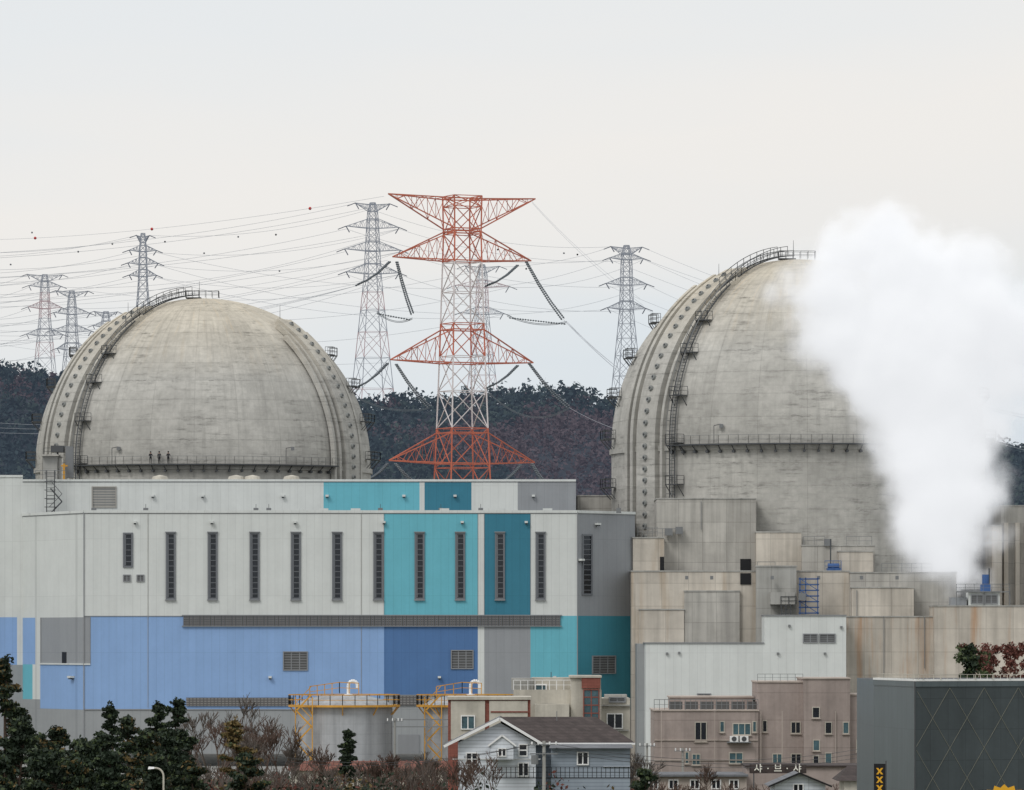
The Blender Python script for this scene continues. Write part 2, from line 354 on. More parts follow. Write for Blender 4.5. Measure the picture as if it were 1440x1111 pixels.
# ---------------------------------------------------------------- containment domes
R=25.0; ZS=42.0
def dome(cx,cy,name):
    e=empty(name)
    def sp(az,ph,r,off=0.0):
        a=math.radians(az); p=math.radians(ph)
        c=r*math.cos(p)
        return (cx+c*math.sin(a)+off*math.cos(a), cy-c*math.cos(a)+off*math.sin(a), ZS+r*math.sin(p))
    def cyp(az,z,r,off=0.0):
        a=math.radians(az); return (cx+r*math.sin(a)+off*math.cos(a), cy-r*math.cos(a)+off*math.sin(a), z)
    prof=[(R,0.0)]+[(R,z) for z in (10,20,30,38,ZS)]+[(R*math.cos(math.radians(p)),ZS+R*math.sin(math.radians(p))) for p in range(3,90,3)]+[(.01,ZS+R)]
    g=MB(); g.lathe(cx,cy,prof,128,'dome'); g.obj('concrete_shell',e,(cx,cy,ZS),True)
    g=MB(); g.lathe(cx,cy,[(R-.1,ZS-1.25),(R+.28,ZS-1.2),(R+.28,ZS-.5),(R-.1,ZS-.45)],128,'dome')
    def path(az,r,off,top=76,zb=6):
        pts=[cyp(az,z,r,off) for z in np.linspace(zb,ZS,12)]
        pts+=[sp(az,p,r,off) for p in np.arange(3,top+.1,3)]
        return pts
    def rib(az,off,hw,h,top=76):
        A=path(az,R-.2,off-hw,top);B=path(az,R+h,off-hw,top);C=path(az,R+h,off+hw,top);D=path(az,R-.2,off+hw,top)
        for i in range(len(A)-1):
            for q in ((A,B),(B,C),(C,D)):
                g.poly([q[0][i],q[1][i],q[1][i+1],q[0][i+1]],'dome')
        g.poly([A[-1],B[-1],C[-1],D[-1]],'dome')
    for az,tp in ((-54,66),(62,57),(180,60)):
        rib(az,0,2.0,.7,tp); rib(az,-3.3,.3,.55,tp-3); rib(az,3.0,.25,.45,tp-6); rib(az,-4.6,.3,.45,tp-9)
    g.obj('tendon_buttress_ribs',e,(cx,cy,ZS))
    g=MB()
    for az,tp in ((-54,62),(62,54)):
        for i in range(64):
            s=i*1.5
            if s<32: 
                z=10+s; a=cyp(az,z,R+.65); b=cyp(az,z,R+1.0)
            else:
                ph=math.degrees((s-32)/R)
                if ph>tp: break
                a=sp(az,ph,R+.65); b=sp(az,ph,R+1.0)
            g.beam(a,b,.4,.33,10,'cap_steel',True)
            g.beam(b,tuple(b[k]+(b[k]-a[k])*.3 for k in range(3)),.16,.14,8,'dark_steel',True)
    g.obj('tendon_anchor_caps',e)
    g=MB()
    zw=ZS-.45
    def ring(a0,a1,r0,r1,z0,z1,m):
        n=int((a1-a0)/2.5)
        for i in range(n):
            b0=a0+(a1-a0)*i/n; b1=a0+(a1-a0)*(i+1)/n
            g.hexa([cyp(b0,z0,r1),cyp(b1,z0,r1),cyp(b1,z0,r0),cyp(b0,z0,r0),cyp(b0,z1,r1),cyp(b1,z1,r1),cyp(b1,z1,r0),cyp(b0,z1,r0)],m)
    ring(-44,52,R+.02,R+1.3,zw-.18,zw,'dark_steel')
    pts=[cyp(a,zw,R+1.25) for a in np.arange(-44,53,3.0)]
    rail(g,pts,1.1,.035,post=1.3,m='mid_steel')
    for a in np.arange(-43,52,4.2):
        g.beam(cyp(a,zw-.2,R+1.2),cyp(a,zw-1.1,R),.07,m='dark_steel')
        g.beam(cyp(a,zw-1.0,R+.15),cyp(a,zw-1.0,R+.75),.2,m='dark_steel',cap=True,n=6)
    g.obj('ring_walkway',e)
    g=MB(); az=-43
    for off in (-.45,.45):
        pts=[cyp(az,z,R+.5,off) for z in np.linspace(26,ZS,8)]+[sp(az,p,R+.5,off) for p in np.arange(3,88,3)]
        g.tube(pts,.1,4,'dark_steel')
        pts2=[cyp(az,z,R+1.2,off) for z in np.linspace(26,ZS,8)]+[sp(az,p,R+1.2,off) for p in np.arange(3,88,3)]
        g.tube(pts2,.05,4,'mid_steel')
        for i in range(0,len(pts)):
            g.beam(pts[i],pts2[i],.045,m='mid_steel')
    for z in np.arange(26,ZS,.45): g.beam(cyp(az,z,R+.5,-.45),cyp(az,z,R+.5,.45),.04,m='dark_steel')
    for p in np.arange(0,86,1.0): g.beam(sp(az,p,R+.5,-.45),sp(az,p,R+.5,.45),.045,m='dark_steel')
    pts=[sp(az,p,R+.6,-.9) for p in np.arange(54,86,3.2)]; 
    rail(g,pts,1.2,.05,post=1.1,m='dark_steel')
    pts=[sp(az,p,R+.6,.9) for p in np.arange(54,86,3.2)]; 
    rail(g,pts,1.2,.05,post=1.1,m='dark_steel')
    def plat(az,ph,z=None,w=1.0):
        fn=(lambda r,off,dz: tuple(np.add(sp(az,ph,r,off),(0,0,dz)))) if z is None else (lambda r,off,dz: cyp(az,z+dz,r,off))
        o=[fn(R+.1,-w,0),fn(R+1.5,-w,0),fn(R+1.5,w,0),fn(R+.1,w,0)]
        z0=o[0][2]
        o=[(q[0],q[1],z0) for q in o]
        g.hexa([(q[0],q[1],z0-.12) for q in (o[1],o[2],o[3],o[0])]+[(q[0],q[1],z0) for q in (o[1],o[2],o[3],o[0])],'dark_steel')
        rail(g,[o[0],o[1],o[2],o[3]],1.1,.045,post=.8)
        g.beam(o[1],(o[0][0],o[0][1],z0-1.6),.06); g.beam(o[2],(o[3][0],o[3][1],z0-1.6),.06)
    for ph in (14,28,40): plat(-41.5,ph)
    plat(-41.5,0,ZS-.2); plat(-41.5,0,ZS-5.6)
    for az2 in (-80,78,-90,88):
        for ph in (2,15,28,41): plat(az2,ph,w=.8)
        plat(az2,0,ZS-5.6)
    g.obj('access_stair_and_platforms',e)
    g=MB()
    zt=ZS+R
    g.box(cx-2.6,cx-.3,cy-1.2,cy+1.2,zt+.02,zt+.14,'dark_steel')
    rail(g,[(cx-2.6,cy-1.2,zt+.14),(cx+2.3,cy-1.2,zt+.1),(cx+2.3,cy+1.2,zt+.1),(cx-2.6,cy+1.2,zt+.14),(cx-2.6,cy-1.2,zt+.14)],1.0,.04,post=.9)
    g.beam((cx-.6,cy,zt-.2),(cx-.6,cy,zt+2.6),.07,.03); 
    q=sp(62,58,R); g.beam(q,(q[0],q[1],q[2]+2.4),.06,.03)
    q=sp(-60,60,R); g.beam(q,(q[0],q[1],q[2]+2.4),.06,.03)
    for az3 in (-28,31):
        q=cyp(az3,ZS+.9,R+.7); g.beam((q[0],q[1],ZS-.4),(q[0],q[1],ZS+1.9),.06); g.beam((q[0],q[1],ZS+1.9),(q[0]+.9,q[1],ZS+2.1),.06)
        g.box(q[0]+.7,q[0]+1.2,q[1]-.3,q[1]+.2,ZS+1.6,ZS+2.1,'mid_steel')
    g.obj('crown_rail_and_lightning_rods',e)
    return e,cyp
D1=(X(286,850),850.0); D2=(X(1122,763),763.0)
e1,cyp1=dome(D1[0],D1[1],'reactor_containment_building')
e2,cyp2=dome(D2[0],D2[1],'reactor_containment_building.001')
# ---------------------------------------------------------------- people
def person(loc,name,turn=0.0,arm=0):
    e=empty(name); e.location=loc; e.rotation_euler=(0,0,turn)
    V=[];E=[];Rr=[]
    def a(p,r,par=None):
        V.append(p);Rr.append(r)
        if par is not None: E.append((par,len(V)-1))
        return len(V)-1
    pel=a((0,0,.95),.16); sp_=a((0,0,1.14),.14,pel); ch=a((0,-.01,1.36),.17,sp_); nk=a((0,0,1.5),.065,ch); hd=a((0,-.01,1.6),.1,nk); ht=a((0,-.01,1.7),.095,hd)
    for s in (-1,1):
        sh=a((.19*s,0,1.42),.075,ch)
        if arm: el=a((.27*s,-.08,1.14),.055,sh); wr=a((.16*s,-.34,1.12),.035,el); dr=(-.1*s,-.9,.1)
        else: el=a((.26*s,.03,1.13),.055,sh); wr=a((.26*s,-.05,.88),.035,el); dr=(0,-.15,-1)
        pw=V[wr]; pal=a(tuple(pw[i]+dr[i]*.07 for i in range(3)),.032,wr)
        for k,l in enumerate((.075,.085,.08,.06)):
            b=tuple(V[pal][i]+dr[i]*l+((k-1.5)*.02 if i==1-arm*1 else 0) for i in range(3)); a(b,.009,pal)
        a(tuple(V[wr][i]+dr[i]*.05+(-.04*s if i==0 else 0) for i in range(3)),.01,wr)
        hp=a((.1*s,0,.88),.105,pel); kn=a((.11*s,-.02,.48),.065,hp); an=a((.12*s,.02,.09),.045,kn); a((.13*s,-.17,.045),.04,an)
    me=bpy.data.meshes.new('body'); me.from_pydata(V,E,[]); o=bpy.data.objects.new('body',me); scene.collection.objects.link(o); o.parent=e
    m=o.modifiers.new('s','SKIN'); 
    for i,sv in enumerate(me.skin_vertices[0].data): sv.radius=(Rr[i],Rr[i]*.85); sv.use_root=(i==0)
    o.modifiers.new('ss','SUBSURF').levels=1
    mt,nt,b=newmat('work_clothes'); tc=nd(nt,'ShaderNodeTexCoord').outputs['Object']; s_=nd(nt,'ShaderNodeSeparateXYZ'); nt.links.new(tc,s_.inputs[0])
    f=mth(nt,'GREATER_THAN',s_.outputs[2],1.47); nt.links.new(mixc(nt,f,lin(20,22,28),lin(140,112,94)),b.inputs['Base Color'])
    me.materials.append(mt)
    g=MB(); g.ball((0,0,1.72),.125,'black',8); g.box(-.02,.02,-.135,-.1,1.6,1.64,'apt2')
    for s in (-1,1): g.box(.095*s-.012,.095*s+.012,-.02,.02,1.6,1.66,'apt2'); g.box(.04*s-.012,.04*s+.012,-.118,-.1,1.655,1.67,'black')
    g.box(-.03,.03,-.115,-.1,1.56,1.57,'brickred')
    g.obj('hard_hat_and_face',e)
for i,(az,t,ar) in enumerate(((-14.2,.3,1),(-11.3,-.2,0),(-8.3,.15,1))):
    p=cyp1(az,ZS-.45,R+.7); person((p[0],p[1],p[2]),'worker' if i==0 else 'worker.%03d'%i,t,ar)
# ---------------------------------------------------------------- turbine building
e=empty('turbine_building'); g=MB(); zr=Z(720,720); zt=Z(676,738)
fl=Fr(-300,738,32,738); fo=Fr(32,738,118,720,720); fm=Fr(118,720,812,720); fr_=Fr(812,720,893,729,720)
for a,b,c,d,m in ((-300,32,670,868,'panel_light'),(-300,24,868,935,'panel_blue'),(24,32,868,935,'panel_light'),(-300,32,935,1060,'panel_base')):
    fl.rect(g,a,b,c,d,m)
for a,b,c,d,m in ((32,118,720,868,'panel_light'),(32,50,868,935,'panel_blue'),(50,57,868,935,'panel_light'),(57,118,868,933,'panel_grey'),(32,46,935,985,'panel_cyan'),(46,57,935,985,'panel_light'),(57,118,933,998,'panel_blue'),(32,57,985,1060,'panel_base'),(57,118,998,1060,'panel_base')):
    fo.rect(g,a,b,c,d,m)
for a,b,c,d,m in ((118,540,720,866,'panel_light'),(540,672,720,866,'panel_cyan'),(672,681,720,978,'panel_light'),(681,746,720,866,'panel_teal'),(746,812,720,866,'panel_light'),
   (118,127,866,933,'panel_grey'),(118,127,933,998,'panel_blue'),(127,540,866,998,'panel_blue'),(540,672,866,978,'panel_navy'),(681,746,866,978,'panel_grey'),(746,812,866,978,'panel_cyan'),
   (118,540,998,1060,'panel_base'),(540,812,978,1060,'panel_base')):
    fm.rect(g,a,b,c,d,m)
for a,b,c,d,m in ((812,893,720,866,'panel_grey'),(812,893,866,1000,'panel_teal2'),(812,893,1000,1060,'panel_base')): fr_.rect(g,a,b,c,d,m)
xr=X(893,729); xl=X(32,738)
g.poly([(xr,729,0),(xr,790,0),(xr,790,zr),(xr,729,zr)],'panel_grey')
g.poly([(xl,738,zr-.02),(X(118,720),720,zr-.02),(X(812,720),720,zr-.02),(xr,729,zr-.02),(xr,738,zr-.02)],'trim')
ft=Fr(32,738,810,738)
for a,b,m in ((32,455,'panel_light'),(455,590,'panel_cyan'),(590,597,'panel_light'),(597,663,'panel_teal'),(663,728,'panel_light'),(728,810,'panel_grey')): ft.rect(g,a,b,676,724,m)
xt=X(810,738); x0=X(-300,738)
g.poly([(xt,738,zr-.1),(xt,800,zr-.1),(xt,800,zt),(xt,738,zt)],'panel_grey')
g.poly([(x0,738,zt-.3),(xt,738,zt-.3),(xt,800,zt-.3),(x0,800,zt-.3)],'trim')
g.poly([(xt,738.1,zr-.3),(xr,738.1,zr-.3),(xr,790,zr-.3),(xt,790,zr-.3)],'trim')
g.obj('cladding_walls',e)
g=MB()
for f,a,b in ((fo,32,118),(fm,118,812),(fr_,812,893)):
    f.bx(g,0,f.L,zr-.12,zr+.22,-.3,.12,'panel_light'); f.bx(g,0,f.L,zr-.22,zr-.12,-.1,.06,'trim')
ft.bx(g,0,ft.L,zt-.1,zt+.18,-.3,.12,'panel_light'); ft.bx(g,0,ft.L,zt-.2,zt-.1,-.1,.06,'trim'); fl.bx(g,0,fl.L,Z(670,738)-.1,Z(670,738)+.18,-.3,.12,'panel_light')
fm.box(g,258,788,866,880,-.05,.22,'louvre_grey')
fm.box(g,256,790,864.6,866,-.05,.3,'trim'); fm.box(g,256,790,880,881.2,-.05,.3,'trim')
for i in range(0,177): fm.box(g,258+i*3,259+i*3,866.2,879.8,.2,.3,'frame_grey')
fm.box(g,262,412,981,993,-.05,.2,'louvre_grey'); fm.box(g,553,600,979,992,-.05,.2,'louvre_grey')
fm.box(g,118,540,997,998.6,-.05,.1,'trim'); fm.box(g,540,812,977,978.5,-.05,.1,'trim'); fm.box(g,118,258,866,867,-.05,.07,'trim')
fo.box(g,57,118,933,935,-.02,.15,'panel_light'); fm.box(g,118,127,933,935,-.02,.15,'panel_light')
for x in (672,681,540,746): fm.box(g,x-.3,x+.3,722,864,-.02,.05,'trim')
for x in (58,127): (fo if x<118 else fm).box(g,x-.4,x+.4,868,933,-.02,.06,'trim')
g.box(X(118,720)-.06,X(118,720)+.06,719.9,720.05,0,zr,'trim'); g.box(X(812,720)-.06,X(812,720)+.06,719.9,720.05,0,zr,'trim')
for x in (208,508): g.beam(P(x,722,719.95),P(x,995,719.95),.03,m='panel_brown')
g.obj('parapets_and_louvre_band',e)
g=MB()
for x in (240,299,358,416,474,532,590,647,703,760):
    fm.window(g,x-7,x+7,749,843,12,1,.22,'frame_grey','glass',.18,.04)
    fm.box(g,x-4.9,x-2.8,752,840,.02,.12,'frame_grey')
    fm.box(g,x-7.6,x+7.6,843,844.6,-.02,.3,'trim'); fm.box(g,x-7.6,x+7.6,747.6,749,-.02,.3,'trim')
fm.window(g,173,187,749,798,6,1,.22,'frame_grey','glass',.18,.04); fm.box(g,175.1,177.2,752,795,.02,.12,'frame_grey')
fr_.window(g,818,832,751,837,12,1,.22,'frame_grey','glass',.18,.04)
for a,b,c,d in ((398,433,916,943),(634,666,914,941),(173,184,808,818),(192,203,808,818)): fm.louvre(g,a,b,c,d,3 if b-a>20 else 2)
fr_.louvre(g,832,865,922,948,3); ft.louvre(g,129,164,684,714,1,'panel_brown','panel_brown')
fo.box(g,88,94,917,933,-.02,.05,'black'); fm.box(g,560,590,1033,1060,-.02,.12,'trim'); fm.box(g,700,722,1030,1060,-.02,.12,'trim')
g.obj('strip_windows',e)
g=MB()
for f,xs_,y in ((fm,(190,298,415,540,650,740),734),(fm,(380,618,780),952),(fo,(103,),952),(ft,(215,285,398,460,568,640,750),697),(fr_,(838,),736),(fr_,(815,),787)):
    for x in xs_:
        f.box(g,x-2.2,x+2.2,y-1.2,y+1.6,0.02,.6,'panel_light'); f.box(g,x-1.6,x+1.6,y+1.6,y+3.4,.2,.5,'glass')
for x in (132,205,360,378,535,620,676,870): 
    q=P(x,718,724); g.box(q[0]-.3,q[0]+.3,723.6,724.4,zr-.05,zr+.6,'mid_steel'); g.beam((q[0],724,zr),(q[0],724,zr+1.1),.04)
for x in (420,455,500,625,690,705,770): 
    q=P(x,715,722); g.box(q[0]-.6,q[0]+.6,721.6,722.4,zr-.05,zr+.5,'panel_light')
for x in (355,410,332,225): g.lathe(X(x,745),745,[(.5,zt-.3),(.5,zt+.3),(1.1,zt+.35),(.95,zt+.75),(.05,zt+.95)],14,'beige')
g.obj('wall_lamps_and_roof_vents',e)
g=MB()
for k in (0,1):
    xx=X(66+k*11,737); g.beam((xx,736.6,zr),(xx,736.6,zt+1.3),.08)
for z in np.arange(zr,zt+1,.5): g.beam((X(66,737),736.6,z),(X(77,737),736.6,z),.05)
for z in np.arange(zr+1,zt+1,1.1): g.tube([(X(66,737),736.6,z),(X(64,737),735.7,z),(X(79,737),735.7,z),(X(77,737),736.6,z)],.06,4,'dark_steel')
rail(g,[(X(50,737),737,zt+.2),(X(92,737),737,zt+.2)],1.1,.05,m='mid_steel',post=1)
for z0,x0_,x1_ in ((zr,70,88),(zr+1.7,88,72)):
    g.beam((X(x0_,737),736,z0),(X(x1_,737),736,z0+1.7),.12); g.beam((X(x0_,737),736,z0+1),(X(x1_,737),736,z0+2.7),.05)
g.obj('roof_access_ladder',e)
e=empty('rooftop_equipment_tower'); g=MB()
g.box(X(62,800),X(82,800),798,806,0,Z(642,800),'concrete_grey'); g.box(X(60,800),X(84,800),797,807,Z(642,800),Z(640,800),'concrete')
g.box(X(72,800),X(90,800),799,802,Z(636,800),Z(627,800),'dark_steel'); g.beam(P(81,640,800),P(81,630,800),.15)
g.beam(P(80,627,800),P(104,629,800),.12,m='mid_steel'); g.box(X(93,800),X(103,800),799,801,Z(672,800),Z(628,800),'mid_steel')
g.beam(P(90,674,798),P(90,652,798),.2,m='yellow'); g.beam(P(86,655,798),P(95,655,798),.16,m='yellow')
rail(g,[P(62,640,800),P(82,640,800)],1.0,.05,post=.8)
g.obj('concrete_tower_and_hoist',e)
# ---------------------------------------------------------------- auxiliary building
e=empty('auxiliary_building'); g=MB()
def blk(x0,x1,yt,d0,d1,m,yb_=None,cope=True):
    z0=0 if yb_ is None else Z(yb_,d0); zt_=Z(yt,d0)
    g.box(X(x0,d0),X(x1,d0),d0,d1,z0,zt_,m)
    if cope: g.box(X(x0,d0)-.08,X(x1,d0)+.08,d0-.1,d1+.1,zt_,zt_+.16,'concrete_grey')
blk(812,870,698,770,795,'concrete'); blk(890,934,757,728.1,770,'concrete_warm')
blk(923.5,1063,702,734,752,'concrete'); blk(1063.5,1127,749,732.2,748,'concrete_warm')
blk(1128,1230,768,730.3,746,'concrete'); blk(1180,1228,776,727,730.2,'concrete_warm')
blk(888,1195,804,722,731,'concrete_warm'); blk(1195.5,1345,806,721,729,'concrete')
blk(1063.6,1120,797,720.3,722,'concrete_grey'); blk(1198,1285,827,719,721,'concrete_warm')
blk(1190.5,1560,868,714,721,'rust_concrete'); blk(1314,1560,853,711.5,720,'rust_concrete')
blk(1408,1580,712,745,790,'concrete'); blk(1395,1409,740,742,790,'concrete_warm')
blk(899,962,858,721.2,722,'concrete_warm'); blk(962.5,1040,832,721.4,722,'concrete')
for i in range(6): blk(1412+i*16,1418+i*16,735,744,745,'rust_concrete',852,False)
g.obj('concrete_blocks',e)
g=MB()
fa=Fr(890,722,1195,722); fb=Fr(1063.5,732.2,1127,732.2); f3=Fr(923.5,734,1063,734)
fa.box(g,1041,1056,806,822,-.02,.12,'black'); f3.box(g,1041,1056,786,803,-.02,.12,'black')
Fr(1195.5,721,1345,721).box(g,1224,1235,843,863,-.02,.1,'black')
Fr(890,728.1,934,728.1).box(g,928,934,783,803,-.02,.1,'black')
g.box(X(1083,719),X(1117,719),717.5,722.05,Z(850,719),Z(833,719),'concrete_grey')
for z in np.arange(Z(902,718),Z(850,718),.5): g.beam((X(1099,718),717.6,z),(X(1112,718),717.6,z),.05)
for x in (1099,1105,1112): g.beam(P(x,903,717.6),P(x,842,717.6),.08)
rail(g,[P(1098,850,717.4),P(1120,850,717.4)],1.0,.05,post=.8)
for a,b,y,d in ((903,960,757,729),(897,925,755,727.8),(1160,1182,804,722.5),(1065,1090,804,722.5),(1190,1226,768,731),(1130,1160,768,731),(1240,1310,806,722)):
    rail(g,[P(a,y-1.5,d),P(b,y-1.5,d)],1.1,.04,post=1.2,m='mid_steel')
for x,y,d in ((940,747,733),(1164,762,730.5),(1128,838,716),(955,745,733)): g.box(X(x-5,d),X(x+5,d),d-.6,d+.6,Z(y+6,d),Z(y-4,d),'mid_steel')
for x in (965,1000,1085,1150,1210,1260):
    g.box(X(x-2,721),X(x+2,721),718.5,719.5,Z(815,720),Z(810,720),'mid_steel')
for x,y0_,y1_,d in ((1243,868,960,713.8),(1300,868,940,713.8),(1205,830,868,718.8),(1135,900,868,721.8),(986,705,745,733.8)):
    g.beam(P(x,y0_,d),P(x,y1_,d),.06,m='mid_steel')
g.obj('openings_ladders_railings',e)
g=MB()
fc=Fr(908,705,1190,705); zt_=Z(905,705)
g.box(X(908,705),X(1190,705),705,713,0,zt_,'panel_light'); g.box(X(1075,705),X(1190,705),705.02,712.9,zt_,Z(866,705),'panel_light')
g.box(X(906,705),X(1074.5,705),704.85,713.1,zt_,zt_+.15,'trim'); g.box(X(1074.5,705)-.05,X(1190.5,705),704.85,713.1,Z(866,705),Z(864.5,705),'trim')
g.box(X(895,715),X(908,715),712,722,0,Z(905,715),'panel_base')
fc.louvre(g,1129,1150,891,904,2); fc.louvre(g,1152,1175,891,904,2)
for x,y in ((938,919),(955,918),(1094,919),(1110,880),(1183,882),(1160,919)): fc.box(g,x-1.6,x+1.6,y-1.5,y+1.5,0,.35,'mid_steel')
fc.louvre(g,980,1000,975,985,2)
g.obj('light_grey_annex',e)
e=empty('blue_scaffold_tower'); g=MB()
for x in (1125,1133,1150):
    for d in (716.6,718.6): g.beam(P(x,864,d),P(x,812,d),.09,m='blue_steel')
for y in range(814,866,8):
    for d in (716.6,718.6): g.beam(P(1123,y,d),P(1152,y,d),.09,m='blue_steel')
    g.box(X(1124,717),X(1151,717),716.7,718.5,Z(y+1,717),Z(y,717),'blue_steel')
for y in range(814,856,16): g.beam(P(1125,y,716.6),P(1150,y+16,716.6),.06,m='blue_steel')
g.obj('scaffold_frame',e)
e=empty('blue_pump_unit'); g=MB(); g.box(X(1162,728),X(1181,728),725,728,Z(803,728),Z(799,728),'blue_steel'); g.beam(P(1164,796,727),P(1180,796,727),.35,n=10,m='blue_steel',cap=True); g.beam(P(1168,800,727),P(1168,758,727),.12,m='dark_steel'); rail(g,[P(1160,803,724.8),P(1183,803,724.8)],1.3,.05,post=.7,m='blue_steel'); g.obj('pump',e)
e=empty('rooftop_air_handling_unit'); g=MB()
zb=Z(852,713)
g.box(X(1362,713),X(1406,713),713,717,zb,Z(833,713),'panel_light'); g.box(X(1338,713),X(1360,713),713.5,717,zb,Z(840,713),'panel_grey')
Fr(1362,713,1406,713).louvre(g,1365,1383,836,849,2); Fr(1362,713,1406,713).louvre(g,1385,1403,836,849,2)
g.box(X(1345,713),X(1420,713),712.6,713,Z(833,713),Z(831.5,713),'mid_steel')
for x in (1345,1420,1384): g.beam(P(x,852,712.8),P(x,832,712.8),.08,m='mid_steel')
rail(g,[P(1345,831.5,712.8),P(1420,831.5,712.8)],.9,.04,post=1,m='mid_steel')
g.box(X(1380,715),X(1393,715),715,717,Z(833,715),Z(822,715),'blue_steel'); g.beam(P(1386,822,716),P(1386,808,716),.45,n=10,m='blue_steel',cap=True); g.beam(P(1391,822,716),P(1391,799,716),.12,m='dark_steel')
g.lathe(X(1372,722),722,[(1.9,Z(868,722)),(1.9,Z(829,722)),(1.6,Z(829,722)),(1.6,Z(840,722))],20,'mid_steel')
g.obj('unit_casing_and_steam_stack',e)
# ---------------------------------------------------------------- tanks
def tank(xc,hw,name):
    d=682; e=empty(name); g=MB(); r=hw*d/F; cx=X(xc,d); zt_=Z(991,d)
    g.lathe(cx,d,[(r,0),(r,zt_),(r*.98,zt_+.1),(r*.8,zt_+.65),(r*.5,zt_+1.05),(.1,zt_+1.2)],48,'silver'); g.obj('shell',e,smooth=False)
    g=MB()
    n=28
    for i in range(n):
        a0=2*math.pi*i/n;a1=2*math.pi*(i+1)/n
        q=lambda a,rr,z:(cx+rr*math.cos(a),d+rr*math.sin(a),z)
        g.hexa([q(a0,r+.9,zt_-.25),q(a1,r+.9,zt_-.25),q(a1,r-.02,zt_-.25),q(a0,r-.02,zt_-.25),q(a0,r+.9,zt_),q(a1,r+.9,zt_),q(a1,r-.02,zt_),q(a0,r-.02,zt_)],'yellow')
    pts=[(cx+(r+.85)*math.cos(2*math.pi*i/n),d+(r+.85)*math.sin(2*math.pi*i/n),zt_) for i in range(n+1)]
    rail(g,pts,1.2,.065,post=1.0,m='yellow')
    for i in range(0,n,3): 
        a=2*math.pi*i/n; g.beam((cx+(r+.8)*math.cos(a),d+(r+.8)*math.sin(a),zt_-.2),(cx+r*math.cos(a),d+r*math.sin(a),zt_-1.2),.08,m='yellow')
    rail(g,[(cx-r*.7,d-2,zt_+.9),(cx-.5,d-2,zt_+1.4),(cx+1.8,d-2,zt_+1.3)],1.3,.07,post=.8,m='yellow')
    sx=cx-r+.3; z=0
    k=0
    while z<zt_-.5:
        za=z+1.9; x0_,x1_=(sx,sx+1.8) if k%2==0 else (sx+1.8,sx)
        yy=d-r*.45-1.5-(2.2)
        g.beam((x0_,yy,z),(x1_,yy,za),.13,m='yellow'); g.beam((x0_,yy,z+1),(x1_,yy,za+1),.06,m='yellow')
        z=za;k+=1
    for xx in (sx-.1,sx+1.9): g.beam((xx,yy,0),(xx,yy,zt_+1),.08,m='yellow')
    g.obj('orange_railings_and_stair',e)
    g=MB(); x0_=cx+.5
    pts=[(x0_,d,zt_+.9)]+[(x0_+.55-.55*math.cos(t),d,zt_+2.3+.55*math.sin(t)) for t in np.linspace(0,math.pi,9)]+[(x0_+1.1,d,zt_+2.0)]
    g.tube(pts,.2,10,'white_paint'); g.lathe(x0_,d,[(.5,zt_+.9),(.5,zt_+1.25),(.01,zt_+1.3)],12,'white_paint'); g.obj('gooseneck_vent',e)
tank(484,68,'storage_tank'); tank(656,60,'storage_tank.001')
e=empty('pipe_bridge'); g=MB()
for x in (556,600,632): g.beam(P(x,1085,675),P(x,1010,675),.13,m='mid_steel')
for y in (1012,1022): g.beam(P(552,y,675),P(640,y,675),.1,m='mid_steel')
g.obj('frame',e)
e=empty('red_roof_shed'); g=MB()
x0_,x1_=X(405,610),X(640,610); z0_,z1_=Z(1084,610),Z(1072,610)
g.poly([(x0_,610,z0_),(x1_,610,z0_),(x1_,617,z1_),(x0_,617,z1_)],'roof_red'); g.poly([(x0_,617,z1_),(x1_,617,z1_),(x1_,624,z0_),(x0_,624,z0_)],'roof_red')
g.box(x0_+.3,x1_-.3,610.5,623.5,0,z0_-.02,'beige')
for i in range(28): 
    xx=x0_+(x1_-x0_)*i/27; g.beam((xx,609.95,z0_+.05),(xx,617,z1_+.08),.05,m='brickred')
g.obj('shed',e)
